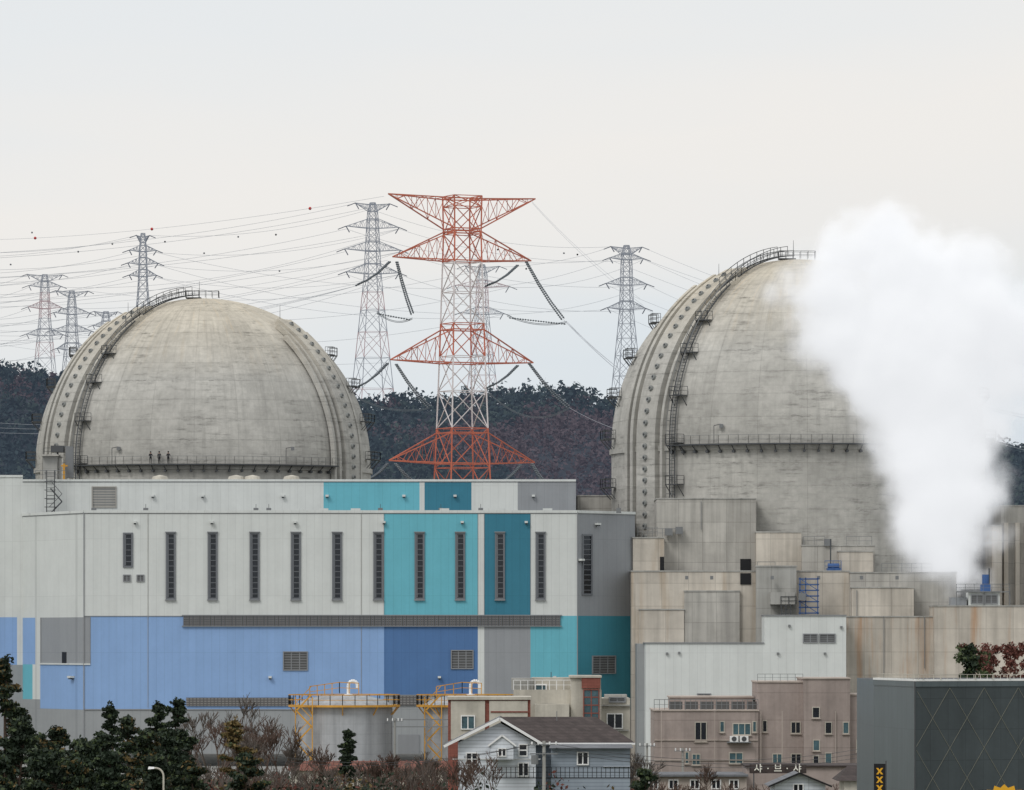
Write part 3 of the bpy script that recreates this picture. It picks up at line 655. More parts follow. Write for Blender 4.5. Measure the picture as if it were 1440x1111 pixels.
# ---------------------------------------------------------------- pylons
def pylon(name,x,d,levels,arms,colf,rot,th,strings=True,wm='insul_dark',sd=1.0,pan=1.0):
    e=empty(name); g=MB(); s=d/F; cx=X(x,d)
    zs=[Z(y,d) for y,_ in levels][::-1]; hs=[h*s for _,h in levels][::-1]
    def H(z): return float(np.interp(z,zs,hs))
    c,sn=math.cos(rot),math.sin(rot)
    def loc(a,b,z): return (cx+a*c-b*sn,d+a*sn+b*c,z)
    def corner(i,z): 
        h=H(z); a,b=((-h,-h),(h,-h),(h,h),(-h,h))[i%4]; return loc(a,b,z)
    z=zs[0]; cuts=[z]
    while z<zs[-1]-.3:
        z=min(zs[-1],z+max(1.2,H(z)*1.9*pan)); cuts.append(z)
    for z0,z1 in zip(cuts[:-1],cuts[1:]):
        m=colf((z0+z1)/2)
        for i in range(4):
            g.beam(corner(i,z0),corner(i,z1),th*1.35,m=m)
            g.beam(corner(i,z0),corner(i+1,z1),th*.7,m=m); g.beam(corner(i+1,z0),corner(i,z1),th*.7,m=m)
            g.beam(corner(i,z1),corner(i+1,z1),th*.7,m=m)
    for (yt,ya,yb_,hp) in arms:
        zt_,za,zb_=Z(yt,d),Z(ya,d),Z(yb_,d); L=hp*s/abs(c) if abs(c)>.3 else hp*s
        m=colf(za)
        for sg in (-1,1):
            tip=loc(sg*L,0,zt_)
            for b in (-1,1):
                A=loc(sg*H(za),b*H(za),za); B=loc(sg*H(zb_),b*H(zb_),zb_)
                g.beam(A,tip,th,m=m); g.beam(B,tip,th,m=m)
                n=7
                pa=[tuple(A[i]+(tip[i]-A[i])*k/n for i in range(3)) for k in range(n+1)]
                pb=[tuple(B[i]+(tip[i]-B[i])*k/n for i in range(3)) for k in range(n+1)]
                for k in range(n-1):
                    g.beam(pa[k],pb[k+1] if k%2 else pb[k],th*.5,m=m); g.beam(pa[k+1],pb[k] if k%2==0 else pb[k+1],th*.5,m=m)
                if b==1:
                    for k in range(1,n): g.beam(pa[k],tuple(np.add(pa[k],np.subtract(loc(0,-2*H(za)*(1-k/n),0),loc(0,0,0)))),th*.5,m=m)
            if strings:
                for dx,dy in ((-1,.55),(.45,1.0)):
                    g.beam(tip,(tip[0]+dx*s*11*sd*(1 if sg<0 else -1),tip[1]-2,tip[2]-dy*s*9*sd),th*1.4,m=wm)
        for i in range(4): 
            g.beam(corner(i,za),corner(i+1,za),th,m=m); g.beam(corner(i,zb_),corner(i+1,zb_),th,m=m)
    g.obj('steel_lattice',e); return e
def colmain(z):
    y=900-(z-CZ)*F/1100
    if y<368: return 'pyl_red'
    if y<456: return 'pyl_white'
    if y<516: return 'pyl_red'
    if y<603: return 'pyl_white'
    if y<695: return 'pyl_red'
    return 'pyl_white'
ep=pylon('transmission_tower',650,1100,[(276,21),(325,20),(370,21),(510,24.5),(650,29),(1016,44)],
      [(276,280,322,103),(364,367,326,97),(508,511,464,100),(649,652,609,102)],colmain,math.radians(24),.15,strings=False)
g=MB()
def string(a,b,r=.2,m='insul'):
    a=np.array(a);b=np.array(b); L=np.linalg.norm(b-a); n=int(L/.5)
    g.beam(a,b,r*.35,m=m)
    for i in range(n):
        p=a+(b-a)*(i+.15)/n; q=a+(b-a)*(i+.6)/n; g.beam(p,q,r,r*.75,8,m,True)
def dbl(x0,y0,x1,y1,d0=1100,dd=-8):
    a=P(x0,y0,d0); b=P(x1,y1,d0+dd)
    for o in (-1.5,1.5):
        q=sagp((a[0]+o*.1,a[1],a[2]),(b[0]+o*.14,b[1],b[2]+o*.1),.6,3)
        for k in range(3): string(q[k],q[k+1])
def sagp(a,b,sag,n=14):
    return [tuple(a[i]+(b[i]-a[i])*t-(sag*4*t*(1-t) if i==2 else 0) for i in range(3)) for t in np.linspace(0,1,n+1)]
for o in ((548,368,501,401,),(558,368,580,442),(740,368,792,449),(728,373,683,402),
          (545,511,501,545),(557,512,604,573),(744,511,800,573),(728,514,685,545),
          (545,652,512,676),(556,652,600,690),(748,652,778,690),(732,654,700,680)): dbl(*o)
for o in ((530,438,580,447,1.2),(713,443,797,452,1.0),(505,560,604,573,1.2),(686,550,800,573,3.2)):
    for k in (0,1.6): g.tube(sagp(P(o[0],o[1]+k,1094),P(o[2],o[3]+k,1092),o[4]),.07,4,'insul')
for o in ((530,441,578,450),(716,447,796,456)): string(P(o[0],o[1],1093),P(o[2],o[3],1092),.18)
g.obj('insulator_strings',ep)
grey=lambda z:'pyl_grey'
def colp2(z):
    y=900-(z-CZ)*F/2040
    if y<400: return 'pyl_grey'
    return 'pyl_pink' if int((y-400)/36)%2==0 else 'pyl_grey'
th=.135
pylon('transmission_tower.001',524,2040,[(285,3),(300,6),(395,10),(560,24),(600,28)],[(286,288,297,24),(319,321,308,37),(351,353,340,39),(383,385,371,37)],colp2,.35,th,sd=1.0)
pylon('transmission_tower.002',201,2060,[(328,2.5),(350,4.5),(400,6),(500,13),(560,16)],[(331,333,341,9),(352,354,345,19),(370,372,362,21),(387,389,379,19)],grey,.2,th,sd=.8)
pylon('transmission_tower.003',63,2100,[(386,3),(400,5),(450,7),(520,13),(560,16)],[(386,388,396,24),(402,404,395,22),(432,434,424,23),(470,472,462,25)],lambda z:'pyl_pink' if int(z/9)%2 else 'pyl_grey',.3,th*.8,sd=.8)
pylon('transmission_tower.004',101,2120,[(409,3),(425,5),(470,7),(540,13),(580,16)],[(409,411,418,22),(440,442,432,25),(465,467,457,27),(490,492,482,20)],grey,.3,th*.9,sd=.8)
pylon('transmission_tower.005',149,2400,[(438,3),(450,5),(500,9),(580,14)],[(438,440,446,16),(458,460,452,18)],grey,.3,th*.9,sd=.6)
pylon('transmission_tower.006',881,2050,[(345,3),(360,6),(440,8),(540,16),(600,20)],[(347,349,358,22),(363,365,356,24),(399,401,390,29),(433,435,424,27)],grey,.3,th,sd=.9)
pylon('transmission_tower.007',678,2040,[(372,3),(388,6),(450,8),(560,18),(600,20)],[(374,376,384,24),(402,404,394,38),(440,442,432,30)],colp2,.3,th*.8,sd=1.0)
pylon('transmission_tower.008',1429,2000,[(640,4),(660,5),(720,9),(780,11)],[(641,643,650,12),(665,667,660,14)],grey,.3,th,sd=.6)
# ---------------------------------------------------------------- wires
g=MB()
def wire(x0,y0,d0,x1,y1,d1,sag,r=.045,m='wire',n=20): g.tube(sagp(P(x0,y0,d0),P(x1,y1,d1),sag,n),r,3,m)
rnd=random.Random(5)
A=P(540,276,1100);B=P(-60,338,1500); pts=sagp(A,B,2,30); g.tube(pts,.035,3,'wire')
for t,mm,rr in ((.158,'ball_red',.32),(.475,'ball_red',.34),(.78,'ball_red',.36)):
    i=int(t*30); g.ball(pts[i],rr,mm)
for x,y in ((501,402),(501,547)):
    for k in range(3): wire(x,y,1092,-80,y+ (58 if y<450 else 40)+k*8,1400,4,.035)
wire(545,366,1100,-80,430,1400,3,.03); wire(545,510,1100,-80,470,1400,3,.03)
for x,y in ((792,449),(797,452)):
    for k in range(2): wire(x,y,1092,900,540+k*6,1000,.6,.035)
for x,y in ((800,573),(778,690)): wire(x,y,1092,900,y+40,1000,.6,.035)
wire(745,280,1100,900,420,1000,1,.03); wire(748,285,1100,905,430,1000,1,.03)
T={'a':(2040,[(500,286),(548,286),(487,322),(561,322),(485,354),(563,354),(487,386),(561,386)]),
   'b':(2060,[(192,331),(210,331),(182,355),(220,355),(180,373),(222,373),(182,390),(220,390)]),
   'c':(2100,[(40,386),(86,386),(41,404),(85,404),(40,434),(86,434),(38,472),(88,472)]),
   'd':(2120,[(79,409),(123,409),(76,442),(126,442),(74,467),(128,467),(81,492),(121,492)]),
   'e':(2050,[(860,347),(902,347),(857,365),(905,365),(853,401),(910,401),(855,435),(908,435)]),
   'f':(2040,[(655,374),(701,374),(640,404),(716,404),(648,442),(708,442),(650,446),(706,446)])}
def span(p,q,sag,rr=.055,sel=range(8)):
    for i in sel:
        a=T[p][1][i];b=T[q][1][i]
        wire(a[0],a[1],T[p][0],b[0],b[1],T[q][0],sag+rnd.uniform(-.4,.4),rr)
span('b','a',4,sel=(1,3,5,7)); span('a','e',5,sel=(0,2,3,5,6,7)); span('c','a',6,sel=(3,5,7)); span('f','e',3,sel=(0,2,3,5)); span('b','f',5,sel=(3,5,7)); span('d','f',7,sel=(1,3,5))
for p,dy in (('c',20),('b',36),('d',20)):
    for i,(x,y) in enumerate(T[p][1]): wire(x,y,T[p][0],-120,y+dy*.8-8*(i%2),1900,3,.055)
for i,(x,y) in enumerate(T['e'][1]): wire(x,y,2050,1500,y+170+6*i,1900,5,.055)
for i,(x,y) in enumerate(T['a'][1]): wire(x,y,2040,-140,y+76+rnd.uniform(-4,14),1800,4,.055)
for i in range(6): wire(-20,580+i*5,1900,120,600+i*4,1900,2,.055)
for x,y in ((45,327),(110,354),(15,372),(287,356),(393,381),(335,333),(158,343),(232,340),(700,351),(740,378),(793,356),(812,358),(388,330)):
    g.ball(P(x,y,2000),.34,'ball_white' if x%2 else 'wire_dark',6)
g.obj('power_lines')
# ---------------------------------------------------------------- apartment
e=empty('apartment_building'); g=MB(); d=560
fa=Fr(920,d,1228,d)
def ab(x0,x1,yt,d0,d1,m='apt'): 
    g.box(X(x0,d),X(x1,d),d0,d1,0,Z(yt,d),m); g.box(X(x0,d)-.1,X(x1,d)+.1,d0-.12,d1+.1,Z(yt,d),Z(yt,d)+.14,'apt2')
ab(920,1066,1000,560,575); ab(1066,1130,960,561.2,574,'apt'); ab(1130,1195,955,559.5,573); ab(1195.3,1229,978,560.3,572); ab(945,1062,982,566,574)
for y in (1040,1068): fa.box(g,920,1066,y,y+1.6,0,.12,'apt2')
g.obj('walls',e)
g=MB()
f2=Fr(1130,559.5,1195,559.5,560); f4=Fr(1195.3,560.3,1229,560.3,560); f5=Fr(1066,561.2,1130,561.2,560)
def aw(f,L):
    for a,b,c,dd,cl in L:
        f.window(g,a,b,c,dd,1,cl,.08,'beige','glass_blue' if (a+c)%3 else 'glass',.08,.035); f.box(g,a-1,b+1,dd,dd+1.2,0,.2,'apt2')
aw(fa,((977,994,1015,1043,2),(1012,1019,1014,1030,1),(1030,1056,1017,1034,3),(1058,1064,1014,1030,1),(963,969,1057,1074,1),(973,985,1060,1076,2),(1025,1045,1058,1074,2)))
aw(f5,((1072,1079,1013,1030,1),(1112,1126,1015,1032,2),(1086,1100,1060,1075,2),(1112,1127,1060,1075,2)))
aw(f2,((1142,1153,994,1010,1),(1143,1153,1040,1056,1),(1160,1170,1015,1032,1),(1160,1170,1058,1075,1),(1185,1194,1015,1032,1),(1143,1152,1062,1078,1)))
aw(f4,((1204,1212,1040,1058,1),))
g.obj('windows',e)
g=MB()
for x in range(942,1062,22): fa.box(g,x,x+19,987,998,-3.0,-2.9,'louvre_dark')
rail(g,[(X(920,d),560.1,Z(1000,d)+.14),(X(1066,d),560.1,Z(1000,d)+.14)],1.0,.04,post=.5,m='mid_steel')
rail(g,[(X(1066,d),561.3,Z(960,d)+.14),(X(1130,d),561.3,Z(960,d)+.14)],.7,.03,post=.7,m='mid_steel')
for x in (1026,1040): 
    fa.box(g,x,x+12,1035,1043,.05,.7,'white_paint'); 
    q=(X(x+6,560),559.28,Z(1039,560)); g.beam((q[0],q[1]+.05,q[2]),(q[0],q[1],q[2]),.25,n=12,m='dark_steel',cap=True)
fa.box(g,1022,1056,1043,1044.5,0,.8,'mid_steel')
for x in (930,1005,1070,1100,1175,1210): g.beam(P(x,1100,559.3),P(x,1000,559.3),.05,m='apt2')
g.obj('railings_and_air_conditioners',e)
e=empty('dark_panelled_building'); g=MB()
zt_=Z(958,330)
fs=Fr(1229,343,1287,330,330); ff=Fr(1287,330,1640,338,330)
fs.rect(g,1229,1287,958,1300,'slate2'); ff.rect(g,1287,1640,958,1300,'slate')
A=fs.pt(0,0,zt_);B=fs.pt(fs.L,0,zt_);C=ff.pt(ff.L,0,zt_); g.poly([A,B,C,(C[0],360,zt_),(A[0],360,zt_)],'black')
g.poly([(A[0],A[1],0),(A[0],360,0),(A[0],360,zt_),(A[0],A[1],zt_)],'slate2')
g.obj('walls',e)
g=MB()
for f in (fs,ff):
    f.bx(g,0,f.L,zt_,zt_+.12,-.25,.06,'white_paint'); f.bx(g,0,f.L,zt_-.32,zt_-.02,0,.05,'slate2')
    rail(g,[f.pt(0,-.2,zt_+.1),f.pt(f.L,-.2,zt_+.1)],.28,.02,post=.45,m='beige',mid=False)
zt2=zt_-.4
c=2.35; h=1.75
for k in range(-6,14):
    for s in (-1,1):
        u=k*c
        pts=[]
        for t in np.linspace(0,12,61):
            uu=u+s*t*c/h/2; zz=zt2-t
            if .05<uu<ff.L-.05 and zz>0: pts.append(ff.pt(uu,.012,zz))
        if len(pts)>1: g.beam(pts[0],pts[-1],.015,m='slate_line')
g.beam(fs.pt(fs.L,.02,0),fs.pt(fs.L,.02,zt_),.05,m='dark_steel')
for x in range(1297,1440,24): 
    q=ff.pt(ff.S(x),.1,zt_+.1); g.beam(q,(q[0],q[1],q[2]+.25),.03,m='beige')
g.obj('parapet_and_diamond_seams',e)
e=empty('yellow_starburst_sign'); g=MB()
cx,cz=X(1412,300),Z(1124,300)
pts=[]
for i in range(28):
    r=.8 if i%2 else .62
    t=2*math.pi*i/28; pts.append((cx+r*math.cos(t)*1.5,299.9,cz+r*math.sin(t)))
g.poly(pts[::-1],'sign_yellow'); g.box(cx-1.4,cx+1.6,300,300.1,cz-2,cz+.5,'black'); g.beam((cx,300.05,0),(cx,300.05,cz),.1)
g.poly([(cx-.5,299.85,cz-.3),(cx+.5,299.85,cz-.3),(cx+.6,299.85,cz+.35),(cx-.6,299.85,cz+.35)],'black')
g.obj('board',e)
e=empty('black_yellow_banner'); g=MB()
g.box(X(1229,322),X(1245,322),322,322.1,Z(1140,322),Z(1074,322),'black'); g.beam(P(1246,1300,322.05),P(1246,1070,322.05),.05)
for y in (1080,1092,1104):
    g.poly([P(1232,y,321.97),P(1235,y,321.97),P(1242,y+9,321.97),P(1239,y+9,321.97)],'sign_yellow'); g.poly([P(1239,y,321.96),P(1242,y,321.96),P(1235,y+9,321.96),P(1232,y+9,321.96)],'sign_yellow')
g.obj('banner',e)
e=empty('restaurant_sign'); g=MB(); d=500
g.box(X(1054,d),X(1134,d),d,d+.25,Z(1087.5,d),Z(1075,d),'roof_brown'); 
for x in (1060,1128): g.beam(P(x,1087,d+.12),P(x,1170,d+.12),.07)
g.obj('sign_board',e)
for s,x in (('샤',1066),('·',1080),('브',1094),('·',1107),('샤',1121)):
    cu=bpy.data.curves.new('lettering','FONT'); cu.body=s; cu.size=.8; cu.align_x='CENTER'; cu.align_y='CENTER'; cu.extrude=.02; cu.offset=.012
    o=bpy.data.objects.new('lettering',cu); scene.collection.objects.link(o); o.location=(X(x,d),d-.03,Z(1081.2,d)); o.rotation_euler=(math.pi/2,0,0); cu.materials.append(M['text_white']); o.parent=e
# ---------------------------------------------------------------- white house
e=empty('white_siding_house'); g=MB(); d=450
zE,zRg=Z(1044,d),Z(1008,456)
x0_,x1_=X(700,d),X(884,d)
g.box(x0_,x1_,450,462,0,zE,'siding_blue')
ov=.5
xa,xb=X(706,d),X(840,d)
g.poly([(x0_-.2,449.5,zE-.05),(x1_+ov,449.5,zE-.05),(xb,456,zRg),(xa,456,zRg)],'roof_brown')
g.poly([(x1_+ov,449.5,zE-.05),(x1_+ov,462.5,zE-.05),(xb,456,zRg)],'roof_brown')
g.poly([(x1_+ov,462.5,zE-.05),(x0_-.2,462.5,zE-.05),(xa,456,zRg),(xb,456,zRg)],'roof_brown')
g.beam((x0_,449.4,zE-.1),(x1_+ov,449.4,zE-.1),.11,m='white_paint')
ga,gb,gc=X(634,d),X(762,d),X(703,d)
za=Z(1009,d); ze=Z(1043,d)
g.box(ga+.6,gb-.5,446,460,0,ze,'siding')
g.poly([(ga+.6,446,ze),(gb-.5,446,ze),(gc,446,za-.35)],'siding')
g.poly([(ga-.5,445.4,ze-.28),(gc,445.4,za),(gc,461,za),(ga-.5,461,ze-.28)],'roof_grey')
g.poly([(gc,445.4,za),(gb+.2,445.4,ze-.2),(gb+.2,461,ze-.2),(gc,461,za)],'roof_brown')
for q in ((ga-.5,ze-.3),(gb+.2,ze-.22)): g.beam((q[0],445.35,q[1]),(gc,445.35,za-.02),.14,m='white_paint')
pa,pb=X(690,444),X(722,444)
g.box(pa,pb,444,446.02,Z(1068,444),Z(1048,444),'siding'); g.beam((pa-.2,443.9,Z(1049,444)),((pa+pb)/2,443.9,Z(1034,444)),.09,m='white_paint'); g.beam(((pa+pb)/2,443.9,Z(1034,444)),(pb+.2,443.9,Z(1049,444)),.09,m='white_paint')
g.poly([(pa,444,Z(1048,444)),(pb,444,Z(1048,444)),((pa+pb)/2,444,Z(1035,444))],'siding')
g.poly([(pa-.2,443.9,Z(1049,444)),((pa+pb)/2,443.9,Z(1034,444)),((pa+pb)/2,446,Z(1034,444)),(pa-.2,446,Z(1049,444))],'roof_grey')
g.poly([((pa+pb)/2,443.9,Z(1034,444)),(pb+.2,443.9,Z(1049,444)),(pb+.2,446,Z(1049,444)),((pa+pb)/2,446,Z(1034,444))],'roof_brown')
g.poly([(X(772,448),447.2,Z(1052,448)),(X(890,448),447.2,Z(1052,448)),(X(888,448),450.1,Z(1045,448)),(X(775,448),450.1,Z(1045,448))],'roof_grey')
g.box(X(775,448),X(886,448),448,450.02,0,Z(1052.5,448),'siding_blue')
g.obj('walls_and_roof',e)
g=MB()
fh=Fr(634,446,762,446); fw_=Fr(775,448,886,448)
fw_.window(g,811,828,1057,1076,1,2,.1); fw_.box(g,848,886,1078,1079,0,.1,'white_paint')
fh.window(g,729,742,1046,1064,2,1,.09,gm='glass'); fh.window(g,655,672,1058,1076,1,2,.09); fh.window(g,728,744,1072,1092,1,2,.09)
Fr(690,444,722,444).window(g,700,712,1052,1064,1,2,.07)
fh.box(g,636,760,1067,1068,0,.1,'white_paint')
rail(g,[P(693,1094,443),P(890,1094,443)],.85,.035,post=.35,m='black'); g.beam(P(693,1094,443),P(890,1094,443),.06,m='black')
g.beam(P(783,1000,455),P(783,1040,455),.04,m='mid_steel')
g.obj('windows_and_balcony_rail',e)
e=empty('red_brick_villa'); g=MB(); d=500
g.box(X(630,d),X(746,d),500,509,0,Z(984,d),'brickred'); g.box(X(629,d),X(747,d),499.7,509.2,Z(984,d),Z(980,d),'beige')
fv=Fr(630,500,746,500)
fv.box(g,634,682,985.5,1040,0,.15,'beige'); fv.box(g,688,742,985.5,1040,0,.18,'beige')
fv.box(g,690,743,1000,1002,.15,.25,'brickred')
v=Fr(630,499.85,746,499.85); v.window(g,648,668,1006,1026,1,2,.09,gm='glass_blue'); 
g.obj('walls',e)
e=empty('rooftop_flat_building'); g=MB(); d=530
g.box(X(722,d),X(846,d),530,540,0,Z(970,d),'beige'); 
g.box(X(748,d),X(803,d),531,537,Z(970,d),Z(953,d),'beige'); g.box(X(719,d),X(750,d),530.5,538,Z(970,d),Z(954,d),'concrete_grey')
g.box(X(803,d),X(845,d),529.5,538,0,Z(953,d),'beige'); g.box(X(801,d),X(846,d),529.2,538.3,Z(953,d),Z(950,d),'beige')
fv=Fr(803,529.5,845,529.5,530); fv.box(g,818,844,951,968,0,.2,'brickred'); fv.window(g,820,843,969,1014,4,2,.1,'brickred','glass_blue')
f6=Fr(722,530,846,530); f6.window(g,760,782,990,1008,1,2,.1); 
f7=Fr(748,531,803,531,530); f7.window(g,752,769,962,981,1,1,.12,'white_paint','glass_blue')
g.beam(P(775,953,533),P(775,945,533),.05)
rail(g,[P(722,970,530.2),P(803,970,530.2)],.9,.04,post=.6,m='white_paint')
g.box(X(752,d),X(800,d),527.5,530.02,0,Z(990,d),'beige')
g.obj('walls_and_windows',e)
e=empty('balcony_building'); g=MB(); d=540
g.box(X(845.6,d),X(886,d),540,550,0,Z(982,d),'beige'); g.box(X(851,d),X(882,d),541,546,Z(982,d),Z(977,d),'concrete_grey')
f8=Fr(845.6,540,886,540); f8.window(g,853,876,1003,1025,1,2,.1); f8.box(g,845.6,886,991,993,0,.35,'concrete_grey'); f8.box(g,848,884,1026,1028,0,.3,'concrete_grey')
f8.louvre(g,856,880,980,988,2)
g.obj('walls_and_windows',e)
e=empty('tiled_roof_house'); g=MB(); d=470
for a,b,yt,ye,m in ((1182,1232,1078,1098,'roof_brown'),):
    x0_,x1_=X(a,d),X(b,d); g.box(x0_+.3,x1_-.3,470,477,0,Z(ye,d),'beige')
    g.poly([(x0_-.3,469.5,Z(ye,d)),(x1_+.3,469.5,Z(ye,d)),(x1_-.8,473.5,Z(yt,d)),(x0_+.8,473.5,Z(yt,d))],m)
    g.poly([(x1_+.3,477.5,Z(ye,d)),(x0_-.3,477.5,Z(ye,d)),(x0_+.8,473.5,Z(yt,d)),(x1_-.8,473.5,Z(yt,d))],m)
    g.poly([(x0_-.3,477.5,Z(ye,d)),(x0_-.3,469.5,Z(ye,d)),(x0_+.8,473.5,Z(yt,d))],m)
    g.poly([(x1_+.3,469.5,Z(ye,d)),(x1_+.3,477.5,Z(ye,d)),(x1_-.8,473.5,Z(yt,d))],m)
g.obj('walls_and_roof',e)
e=empty('white_gable_house'); g=MB(); d=460
a,b,c_=X(1084,d),X(1166,d),X(1124,d)
g.box(a+.3,b-.3,460,468,0,Z(1104,d),'siding'); g.poly([(a+.3,460,Z(1104,d)),(b-.3,460,Z(1104,d)),(c_,460,Z(1088,d))],'siding')
g.poly([(a-.2,459.5,Z(1106,d)),(c_,459.5,Z(1087,d)),(c_,468.5,Z(1087,d)),(a-.2,468.5,Z(1106,d))],'roof_grey'); g.poly([(c_,459.5,Z(1087,d)),(b+.2,459.5,Z(1106,d)),(b+.2,468.5,Z(1106,d)),(c_,468.5,Z(1087,d))],'roof_brown')
g.beam((a-.2,459.4,Z(1106,d)),(c_,459.4,Z(1087,d)),.1,m='black'); g.beam((b+.2,459.4,Z(1106,d)),(c_,459.4,Z(1087,d)),.1,m='black')
Fr(1084,460,1166,460).window(g,1115,1130,1102,1115,1,2,.08)
g.obj('walls_and_roof',e)
e=empty('low_shop_row'); g=MB(); d=520
g.box(X(900,d),X(1050,d),520,530,0,Z(1092,d),'apt2'); g.box(X(898,d),X(1052,d),519.5,530.5,Z(1092,d),Z(1089,d),'roof_grey')
g.box(X(1050.3,d),X(1240,d),522,532,0,Z(1079,d),'apt'); g.box(X(1049,d),X(1241,d),521.7,532.5,Z(1079,d),Z(1077,d),'roof_brown')
fz=Fr(900,520,1050,520)
for x in (912,940,970,1000,1025): fz.window(g,x,x+14,1096,1110,1,2,.1)
g.obj('walls',e)
# ---------------------------------------------------------------- street furniture
e=empty('street_lamp'); g=MB(); d=340
pts=[P(230,1300,d),P(230,1092,d)]+[(X(230,d)-.45+.45*math.cos(t),d,Z(1092,d)+.5*math.sin(t)) for t in np.linspace(.2,1.5,6)]+[P(212,1080,d)]
g.tube(pts,.06,8,'beige'); g.hexa([P(208,1082,d-.15),P(217,1081,d-.15),P(217,1081,d+.15),P(208,1082,d+.15),P(209,1078,d-.1),P(217,1078.5,d-.1),P(217,1078.5,d+.1),P(209,1078,d+.1)],'white_paint')
g.obj('pole_and_head',e)
e=empty('utility_pole'); g=MB(); d=430
g.beam(P(765,1200,d),P(765,1042,d),.16,.12,10,'concrete_grey',True)
for y in (1047,1060): g.beam(P(745,y,d-.2),P(785,y,d-.2),.06,m='mid_steel')
for x in (748,757,773,782): g.beam(P(x,1047,d-.2),P(x,1043,d-.2),.07,n=6,m='white_paint',cap=True)
g.beam(P(752,1062,d-.4),P(752,1075,d-.4),.28,n=12,m='mid_steel',cap=True)
for x1,y1,d1 in ((1228,1050,520),(1228,1056,520),(1228,1062,520)): g.tube(sagp(P(782,1047+(y1-1050)*.8,d-.2),P(x1,y1,d1),1.2),.022,3,'wire_dark')
for y1 in (1062,1068): g.tube(sagp(P(748,1047,d-.2),P(380,y1,500),1.0),.022,3,'wire_dark')
g.obj('pole_crossarms_and_wires',e)
for k,(x,yt,d) in enumerate(((555,1010,600),(960,1052,540),(910,1045,520))):
    e=empty('utility_pole.%03d'%(k+1)); g=MB(); g.beam((X(x,d),d,0),P(x,yt,d),.15,.1,8,'concrete_grey',True); g.beam(P(x-12,yt+4,d-.15),P(x+12,yt+4,d-.15),.06,m='mid_steel')
    for q in (-10,-3,5,10): g.beam(P(x+q,yt+4,d-.15),P(x+q,yt,d-.15),.06,n=6,m='white_paint',cap=True)
    g.obj('pole',e)
# ---------------------------------------------------------------- trees
def pine(name,xp,yt,d,wp,seed,lm=('needle','needle','needle2'),base=.35,n=26,dens=95,sz=.17):
    r=random.Random(seed); g=MB(); x=X(xp,d); h=Z(yt,d); w=wp*d/F
    lean=r.uniform(-.04,.04); tp=[(x+lean*h*t+.15*math.sin(t*6+seed),d+.1*math.sin(t*5),h*t) for t in np.linspace(0,.97,9)]
    for i in range(8): g.beam(tp[i],tp[i+1],.26*(1-i/9)*h/13,.26*(1-(i+1)/9)*h/13,7,'bark')
    for i in range(n):
        t=base+(1-base)*((i+r.random()*.8)/n); zc=h*t
        j=min(7,int(t*8/.97)); p0=tp[j]; p0=(p0[0],p0[1],zc*.97)
        a=r.uniform(0,2*math.pi); L=w*(1.05-.85*((t-base)/(1-base))**1.3)*r.uniform(.55,1.1)
        end=(p0[0]+L*math.cos(a),p0[1]+L*math.sin(a)*.9,zc+L*r.uniform(-.02,.28))
        mid=tuple((p0[k]+end[k])/2+(0,0,-.08*L)[k] for k in range(3))
        g.beam(p0,mid,.07,.05,5,'bark'); g.beam(mid,end,.05,.02,5,'bark')
        for q in range(4):
            s=.4+.6*(q+r.random()*.5)/4
            c=[p0[k]+(end[k]-p0[k])*s+r.uniform(-.35,.35)*(1,1,.35)[k]*max(.6,L*.35) for k in range(3)]
            rr=r.uniform(.4,.75)*max(.8,w/2.6)
            c2=(c[0],c[1],c[2]+.12*rr)
            g.cloud(c,(rr,rr,rr*.33),int(dens*.7),sz,lm[0]); g.cloud(c2,(rr*.9,rr*.9,rr*.3),int(dens*.3),sz,lm[r.randrange(1,3)])
    g.cloud((tp[8][0],tp[8][1],h-.2),(.35*w/2,.35*w/2,.5),dens,sz,lm[0])
    return g.obj(name)
specs=[(4,925,400,48,0),(-28,950,395,60,1),(24,1012,385,62,2),(80,1025,400,55,3),(125,1045,380,50,4),(156,991,470,32,5),(178,1010,450,40,6),(222,990,480,34,7),(250,985,470,30,8),(205,1030,420,48,9),(60,1055,350,60,10),(262,1030,440,40,11),(10,1065,340,60,12),(160,1060,350,50,13),(492,1028,560,14,14),
 (105,1040,410,50,15),(145,1035,430,46,16),(235,1035,430,46,17),(275,1068,400,40,18),(55,1035,420,50,19),(215,1066,360,50,20),(110,1072,350,50,21)]
for i,(x,y,d,w,s) in enumerate(specs):
    pine('pine_tree' if i==0 else 'pine_tree.%03d'%i,x,y,d,w,s,base=(.3 if y>1000 else .38) if i<15 or i>30 else .2,n=22 if w<45 else 30,dens=70,sz=.15,lm=('needle','needle','needle2') if s%3 else ('needle','needle2','needle3'))
q=len(specs)
pine('pine_tree.%03d'%q,340,1012,430,34,31,('needle3','needle3','needle2'),.62,14,40,.13)
pine('pine_tree.%03d'%(q+1),352,1062,420,40,32,('needle','needle3','needle2'),.55,18,50)
pine('pine_tree.%03d'%(q+2),1362,908,420,22,33,('needle','needle2','needle2'),.6,16,60)
pine('pine_tree.%03d'%(q+3),905,1085,430,26,34,('needle','needle2','needle2'),.4,14,60)
